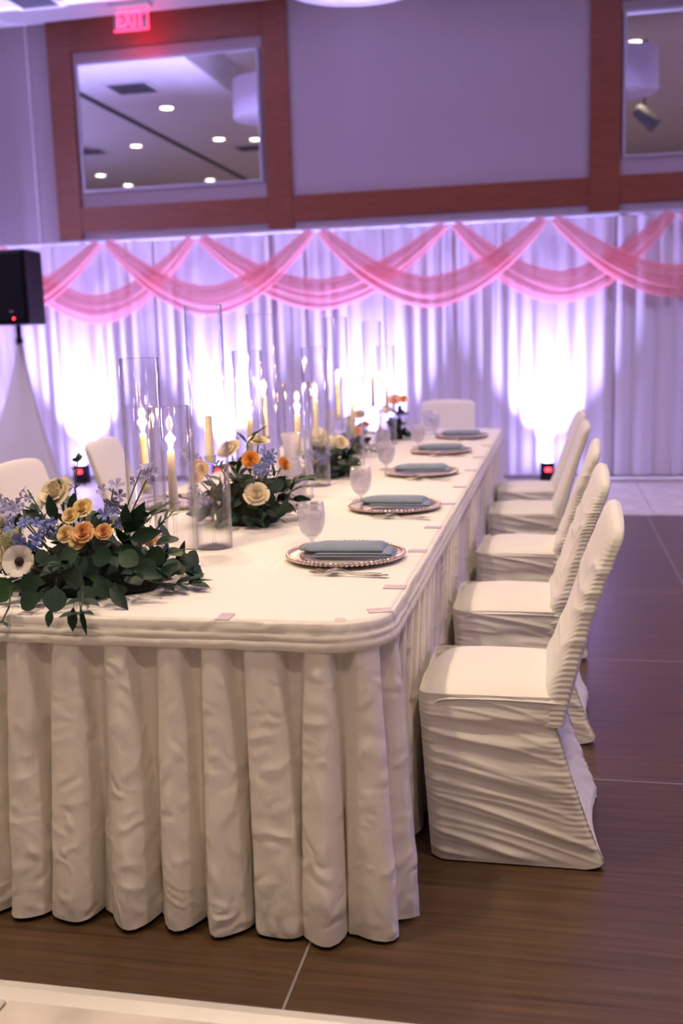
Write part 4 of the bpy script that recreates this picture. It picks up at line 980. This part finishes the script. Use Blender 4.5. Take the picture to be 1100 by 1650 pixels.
arrangement('large lush arrangement of greenery, cream roses, anemone and blue delphinium at the near table corner', (-1.165, 2.375), (0.345, 0.225, 0.19), 172, [
    ('rose_cream', (-1.261, 2.420, 0.968), 0.045, (-0.22, -0.75, 0.70)),
    ('rose_yellow', (-1.168, 2.300, 0.935), 0.021, (-0.02, -0.75, 0.57)),
    ('rose_yellow', (-1.145, 2.320, 0.949), 0.025, (0.03, -0.75, 0.63)),
    ('rose_yellow', (-1.164, 2.260, 0.897), 0.021, (-0.01, -0.75, 0.42)),
    ('rose_peach', (-1.113, 2.250, 0.903), 0.026, (0.10, -0.75, 0.44)),
    ('rose_yellow', (-1.129, 2.245, 0.882), 0.019, (0.07, -0.75, 0.36)),
    ('rose_peach', (-1.071, 2.270, 0.902), 0.020, (0.20, -0.75, 0.44)),
    ('rose_peach', (-0.972, 2.300, 0.885), 0.022, (0.41, -0.75, 0.37)),
    ('anemone', (-1.267, 2.210, 0.840), 0.037, (0.05, -0.95, 0.30)),
    ('rose_cream', (-1.350, 2.280, 0.843), 0.038, (-0.42, -0.75, 0.20)),
    ('rose_cream', (-1.388, 2.360, 0.896), 0.030, (-0.50, -0.75, 0.41)),
    ('pale', (-1.399, 2.400, 0.942), 0.026, (-0.53, -0.75, 0.60)),
    ('pale', (-1.358, 2.360, 0.916), 0.022, (-0.44, -0.75, 0.49)),
    ('pale', (-1.349, 2.420, 0.968), 0.018, (-0.42, -0.75, 0.70)),
    ('blue', (-1.262, 2.240, 0.903), 0.023, (-0.22, -0.75, 0.44)),
    ('blue', (-1.237, 2.240, 0.885), 0.020, (-0.17, -0.75, 0.37)),
    ('blue', (-1.226, 2.280, 0.915), 0.018, (-0.15, -0.75, 0.49)),
    ('pale', (-1.099, 2.400, 0.968), 0.024, (0.13, -0.75, 0.70)),
    ('pale', (-1.042, 2.450, 1.016), 0.018, (0.26, -0.75, 0.89)),
    ('pale', (-1.011, 2.450, 1.022), 0.018, (0.33, -0.75, 0.92)),
    ('blue', (-1.095, 2.340, 0.924), 0.020, (0.14, -0.75, 0.53)),
    ('hyd_green', (-1.308, 2.260, 0.887), 0.034, (-0.33, -0.75, 0.38))],
    11, 0.058, [
    ([(-1.20, 2.40, 0.90), (-1.205, 2.40, 0.99), (-1.207, 2.42, 1.03), (-1.203, 2.42, 1.058)], 'round', 'leaf_sage', 0.024),
    ([(-1.24, 2.40, 0.90), (-1.245, 2.41, 0.975), (-1.25, 2.41, 1.0)], 'oval', 'leaf_sage', 0.022),
    ([(-1.02, 2.33, 0.775), (-0.965, 2.34, 0.762), (-0.925, 2.345, 0.758), (-0.895, 2.36, 0.757)], 'oval', 'leaf_dark', 0.062),
    ([(-1.02, 2.36, 0.83), (-0.985, 2.37, 0.835), (-0.95, 2.38, 0.83)], 'round', 'leaf_green', 0.040),
    ([(-1.03, 2.38, 0.89), (-1.0, 2.40, 0.92)], 'oval', 'leaf_dark', 0.075),
    ([(-1.10, 2.20, 0.80), (-1.065, 2.12, 0.775), (-1.05, 2.075, 0.755)], 'oval', 'leaf_dark', 0.05),
    ([(-1.28, 2.18, 0.78), (-1.235, 2.09, 0.760), (-1.235, 2.055, 0.735), (-1.26, 2.04, 0.715)], 'oval', 'leaf_mid', 0.032)],
    hero=[((-1.118, 2.19, 0.840), (0.05, -0.25, -1), 'round', 'leaf_sage', 0.060), ((-1.130, 2.12, 0.805), (0.0, -0.3, -1), 'round', 'leaf_sage', 0.062), ((-0.965, 2.31, 0.81), (0.35, -0.2, 1), 'round', 'leaf_green', 0.055),
          ((-1.27, 2.19, 0.79), (-0.8, -0.3, -0.3), 'round', 'leaf_green', 0.072), ((-1.13, 2.35, 0.885), (0.4, 0, 1), 'round', 'leaf_mid', 0.055), ((-1.048, 2.375, 0.885), (0.55, -0.1, 1), 'oval', 'leaf_dark', 0.085), ((-1.05, 2.36, 0.885), (-0.05, -0.1, 1), 'oval', 'leaf_dark', 0.075),
          ((-1.203, 2.37, 0.925), (0.1, 0, 1), 'oval', 'leaf_dark', 0.06), ((-1.225, 2.33, 0.915), (-0.35, 0, 1), 'oval', 'leaf_dark', 0.075), ((-1.26, 2.33, 0.90), (-0.9, 0, 0.8), 'oval', 'leaf_dark', 0.08), ((-1.07, 2.19, 0.860), (0.8, -0.3, 0.1), 'round', 'leaf_dark', 0.06),
          ((-1.10, 2.19, 0.870), (-0.9, -0.3, -0.3), 'round', 'leaf_mid', 0.055), ((-1.01, 2.21, 0.864), (0.8, -0.2, -0.3), 'round', 'leaf_mid', 0.055), ((-1.19, 2.16, 0.82), (-0.6, -0.3, -0.5), 'round', 'leaf_dark', 0.06), ((-1.05, 2.18, 0.815), (0.4, -0.3, -0.9), 'round', 'leaf_mid', 0.055),
          ((-0.985, 2.23, 0.82), (0.9, -0.2, -0.1), 'oval', 'leaf_dark', 0.08), ((-1.01, 2.28, 0.885), (0.9, -0.1, 0.25), 'oval', 'leaf_dark', 0.085), ((-1.03, 2.26, 0.87), (0.7, -0.3, -0.2), 'oval', 'leaf_dark', 0.08), ((-1.16, 2.19, 0.865), (-0.3, -0.3, -0.9), 'round', 'leaf_sage', 0.045),
          ((-1.21, 2.20, 0.875), (0.4, -0.3, -0.7), 'round', 'leaf_sage', 0.042), ((-1.17, 2.11, 0.79), (-0.7, -0.3, -0.6), 'round', 'leaf_mid', 0.055), ((-1.08, 2.15, 0.80), (0.5, -0.3, -0.8), 'round', 'leaf_sage', 0.05), ((-1.02, 2.17, 0.79), (0.7, -0.3, -0.6), 'oval', 'leaf_dark', 0.07), ((-1.062, 2.066, 0.768), (-0.08, -0.2, -1), 'oval', 'leaf_dark', 0.055), ((-1.045, 2.066, 0.768), (0.25, -0.2, -1), 'narrow', 'leaf_dark', 0.065), ((-1.115, 2.064, 0.765), (-0.25, -0.2, -1), 'oval', 'leaf_mid', 0.045)], nspr=10)
arrangement('greenery arrangement with orange ranunculus and white roses behind the tallest cylinder', (-1.045, 3.36), (0.205, 0.205, 0.225), 130, [
    ('ranunculus', (-0.991, 3.25, 0.965), 0.028, (0.15, -0.9, 0.4)), ('rose_cream', (-1.084, 3.33, 0.985), 0.040, (-0.3, -0.55, 0.7)), ('rose_cream', (-0.958, 3.185, 0.855), 0.038, (0.25, -0.75, 0.55)),
    ('rose_yellow', (-1.154, 3.22, 0.935), 0.024, FD), ('rose_yellow', (-1.165, 3.2, 0.912), 0.022, FD), ('rose_peach', (-1.17, 3.24, 0.945), 0.022, FD), ('rose_cream', (-1.02, 3.44, 1.0), 0.035, (0.2, -0.2, 0.95)),
    ('blue', (-0.937, 3.27, 0.970), 0.022, FD), ('blue', (-0.950, 3.22, 0.930), 0.020, FD), ('pale', (-0.945, 3.28, 0.935), 0.020, FD), ('pale', (-1.17, 3.22, 0.85), 0.024, FD), ('pale', (-1.22, 3.30, 0.97), 0.022, FD), ('ranunculus', (-0.93, 3.42, 0.93), 0.024, (0.8, -0.4, 0.4))],
    23, 0.062, [([(-1.04, 3.36, 0.96), (-1.035, 3.36, 1.01), (-1.01, 3.36, 1.035)], 'oval', 'leaf_dark', 0.065), ([(-0.92, 3.32, 0.86), (-0.87, 3.36, 0.88), (-0.85, 3.40, 0.885)], 'oval', 'leaf_dark', 0.055), ([(-0.90, 3.30, 0.78), (-0.86, 3.36, 0.785), (-0.845, 3.42, 0.78)], 'oval', 'leaf_dark', 0.05)])
arrangement('greenery arrangement with white hydrangea, third along the table', (-1.02, 4.58), (0.13, 0.185, 0.165), 105, [
    ('hyd_white', (-1.037, 4.44, 0.935), 0.050, (-0.1, -0.6, 0.7)), ('hyd_white', (-0.980, 4.43, 0.912), 0.036, (0.3, -0.7, 0.5)), ('rose_cream', (-0.945, 4.47, 0.90), 0.032, (0.4, -0.6, 0.6)),
    ('blue', (-1.062, 4.42, 0.842), 0.024, FD), ('blue', (-1.0, 4.41, 0.835), 0.020, FD), ('rose_yellow', (-1.07, 4.46, 0.83), 0.026, FD), ('pale', (-1.08, 4.5, 0.95), 0.022, FD)],
    31, 0.060, [([(-0.95, 4.52, 0.80), (-0.92, 4.50, 0.815), (-0.90, 4.50, 0.80), (-0.89, 4.49, 0.775)], 'narrow', 'leaf_dark', 0.06)])
arrangement('small dark greenery arrangement with orange ranunculus by the far carafe', (-1.075, 5.55), (0.085, 0.12, 0.185), 60, [
    ('ranunculus', (-1.055, 5.46, 0.865), 0.028, FD), ('rose_yellow', (-1.05, 5.50, 0.955), 0.028, FD), ('rose_peach', (-1.02, 5.52, 0.90), 0.020, FD), ('rose_cream', (-1.10, 5.50, 0.92), 0.03, FD)], 41, 0.055)
arrangement('small arrangement topped by peach roses at the far end of the table', (-0.99, 6.36), (0.10, 0.11, 0.21), 60, [
    ('rose_peach', (-0.975, 6.29, 0.985), 0.040, FD), ('rose_peach', (-0.925, 6.30, 0.990), 0.028, FD), ('rose_cream', (-1.03, 6.30, 0.93), 0.030, FD)], 43, 0.055)

# ================================================================== LOUDSPEAKER
sx0, syy = -4.215, 7.5
t = thing('loudspeaker', 'black powered loudspeaker on a stand at the left edge', 'speaker', (sx0, syy, 1.575), -0.10)
b_ = MB(); h_ = 0.575
v = [(-0.185, -0.02, 0), (0.185, -0.02, 0), (0.135, 0.30, 0), (-0.135, 0.30, 0)]; v += [(x, y, h_) for x, y, _ in v]
bm = bmesh.new(); bv = [bm.verts.new(q) for q in v]
for f in [(3, 2, 1, 0), (4, 5, 6, 7), (0, 1, 5, 4), (1, 2, 6, 5), (2, 3, 7, 6), (3, 0, 4, 7)]: bm.faces.new([bv[i] for i in f])
bmesh.ops.bevel(bm, geom=list(bm.edges), offset=0.018, segments=3, profile=0.5, affect='EDGES')
me = bpy.data.meshes.new('cabinet'); bm.to_mesh(me); bm.free(); me.materials.append(MATS['black_plastic']); link(bpy.data.objects.new('cabinet', me), t)
bevel_box('grille', -0.165, 0.165, -0.034, -0.021, 0.025, h_-0.025, 0.006, 'grille', t)
o = MB().lathe([(0.0001, 0.004), (0.008, 0.003), (0.009, 0.0)], 12).build('power_led', 'led_red', t); o.location = (0.06, -0.0345, 0.045); o.rotation_euler = (PI/2, 0, 0)
o = bevel_box('badge', -0.02, 0.02, -0.003, 0.003, -0.006, 0.006, 0.001, 'vent_metal', t, 1); o.location = (0.045, -0.037, 0.10)
t = thing('speaker_stand', 'speaker tripod wrapped in a white stretch cover under the black loudspeaker', 'speaker stand', (sx0+0.0, syy+0.12, 0))
MB().tube([(0, 0, 0.02), (0, 0, 1.574)], 0.019, 12).build('pole', 'black_plastic', t, True)
MB().tube([(0, 0, 1.40), (0, 0, 1.47)], 0.028, 12).build('collar', 'black_plastic', t, True)
for k in range(3):
    a = PI/6+2*PI*k/3+PI/3
    MB().tube([(0, 0, 0.75), (0.54*math.cos(a), 0.54*math.sin(a), 0.02)], 0.012, 8).build('leg', 'black_plastic', t, True)
n1, n2 = 72, 40; P = np.zeros((n1, n2, 3))
for i in range(n1):
    a = 2*PI*i/n1
    for j in range(n2):
        v_ = j/(n2-1); z = 1.45+(0.008-1.45)*v_
        tri = math.cos(PI/3)/math.cos(((a-PI/2) % (2*PI/3))-PI/3)
        r = 0.026+0.60*v_**1.45*(tri*0.92+0.08)
        P[i, j] = (r*math.cos(a), r*math.sin(a), z)
o = grid('stretch_cover', P, 'scrim', t, cu=True, flip=True); o['label'] = 'white stretch fabric tripod cover'
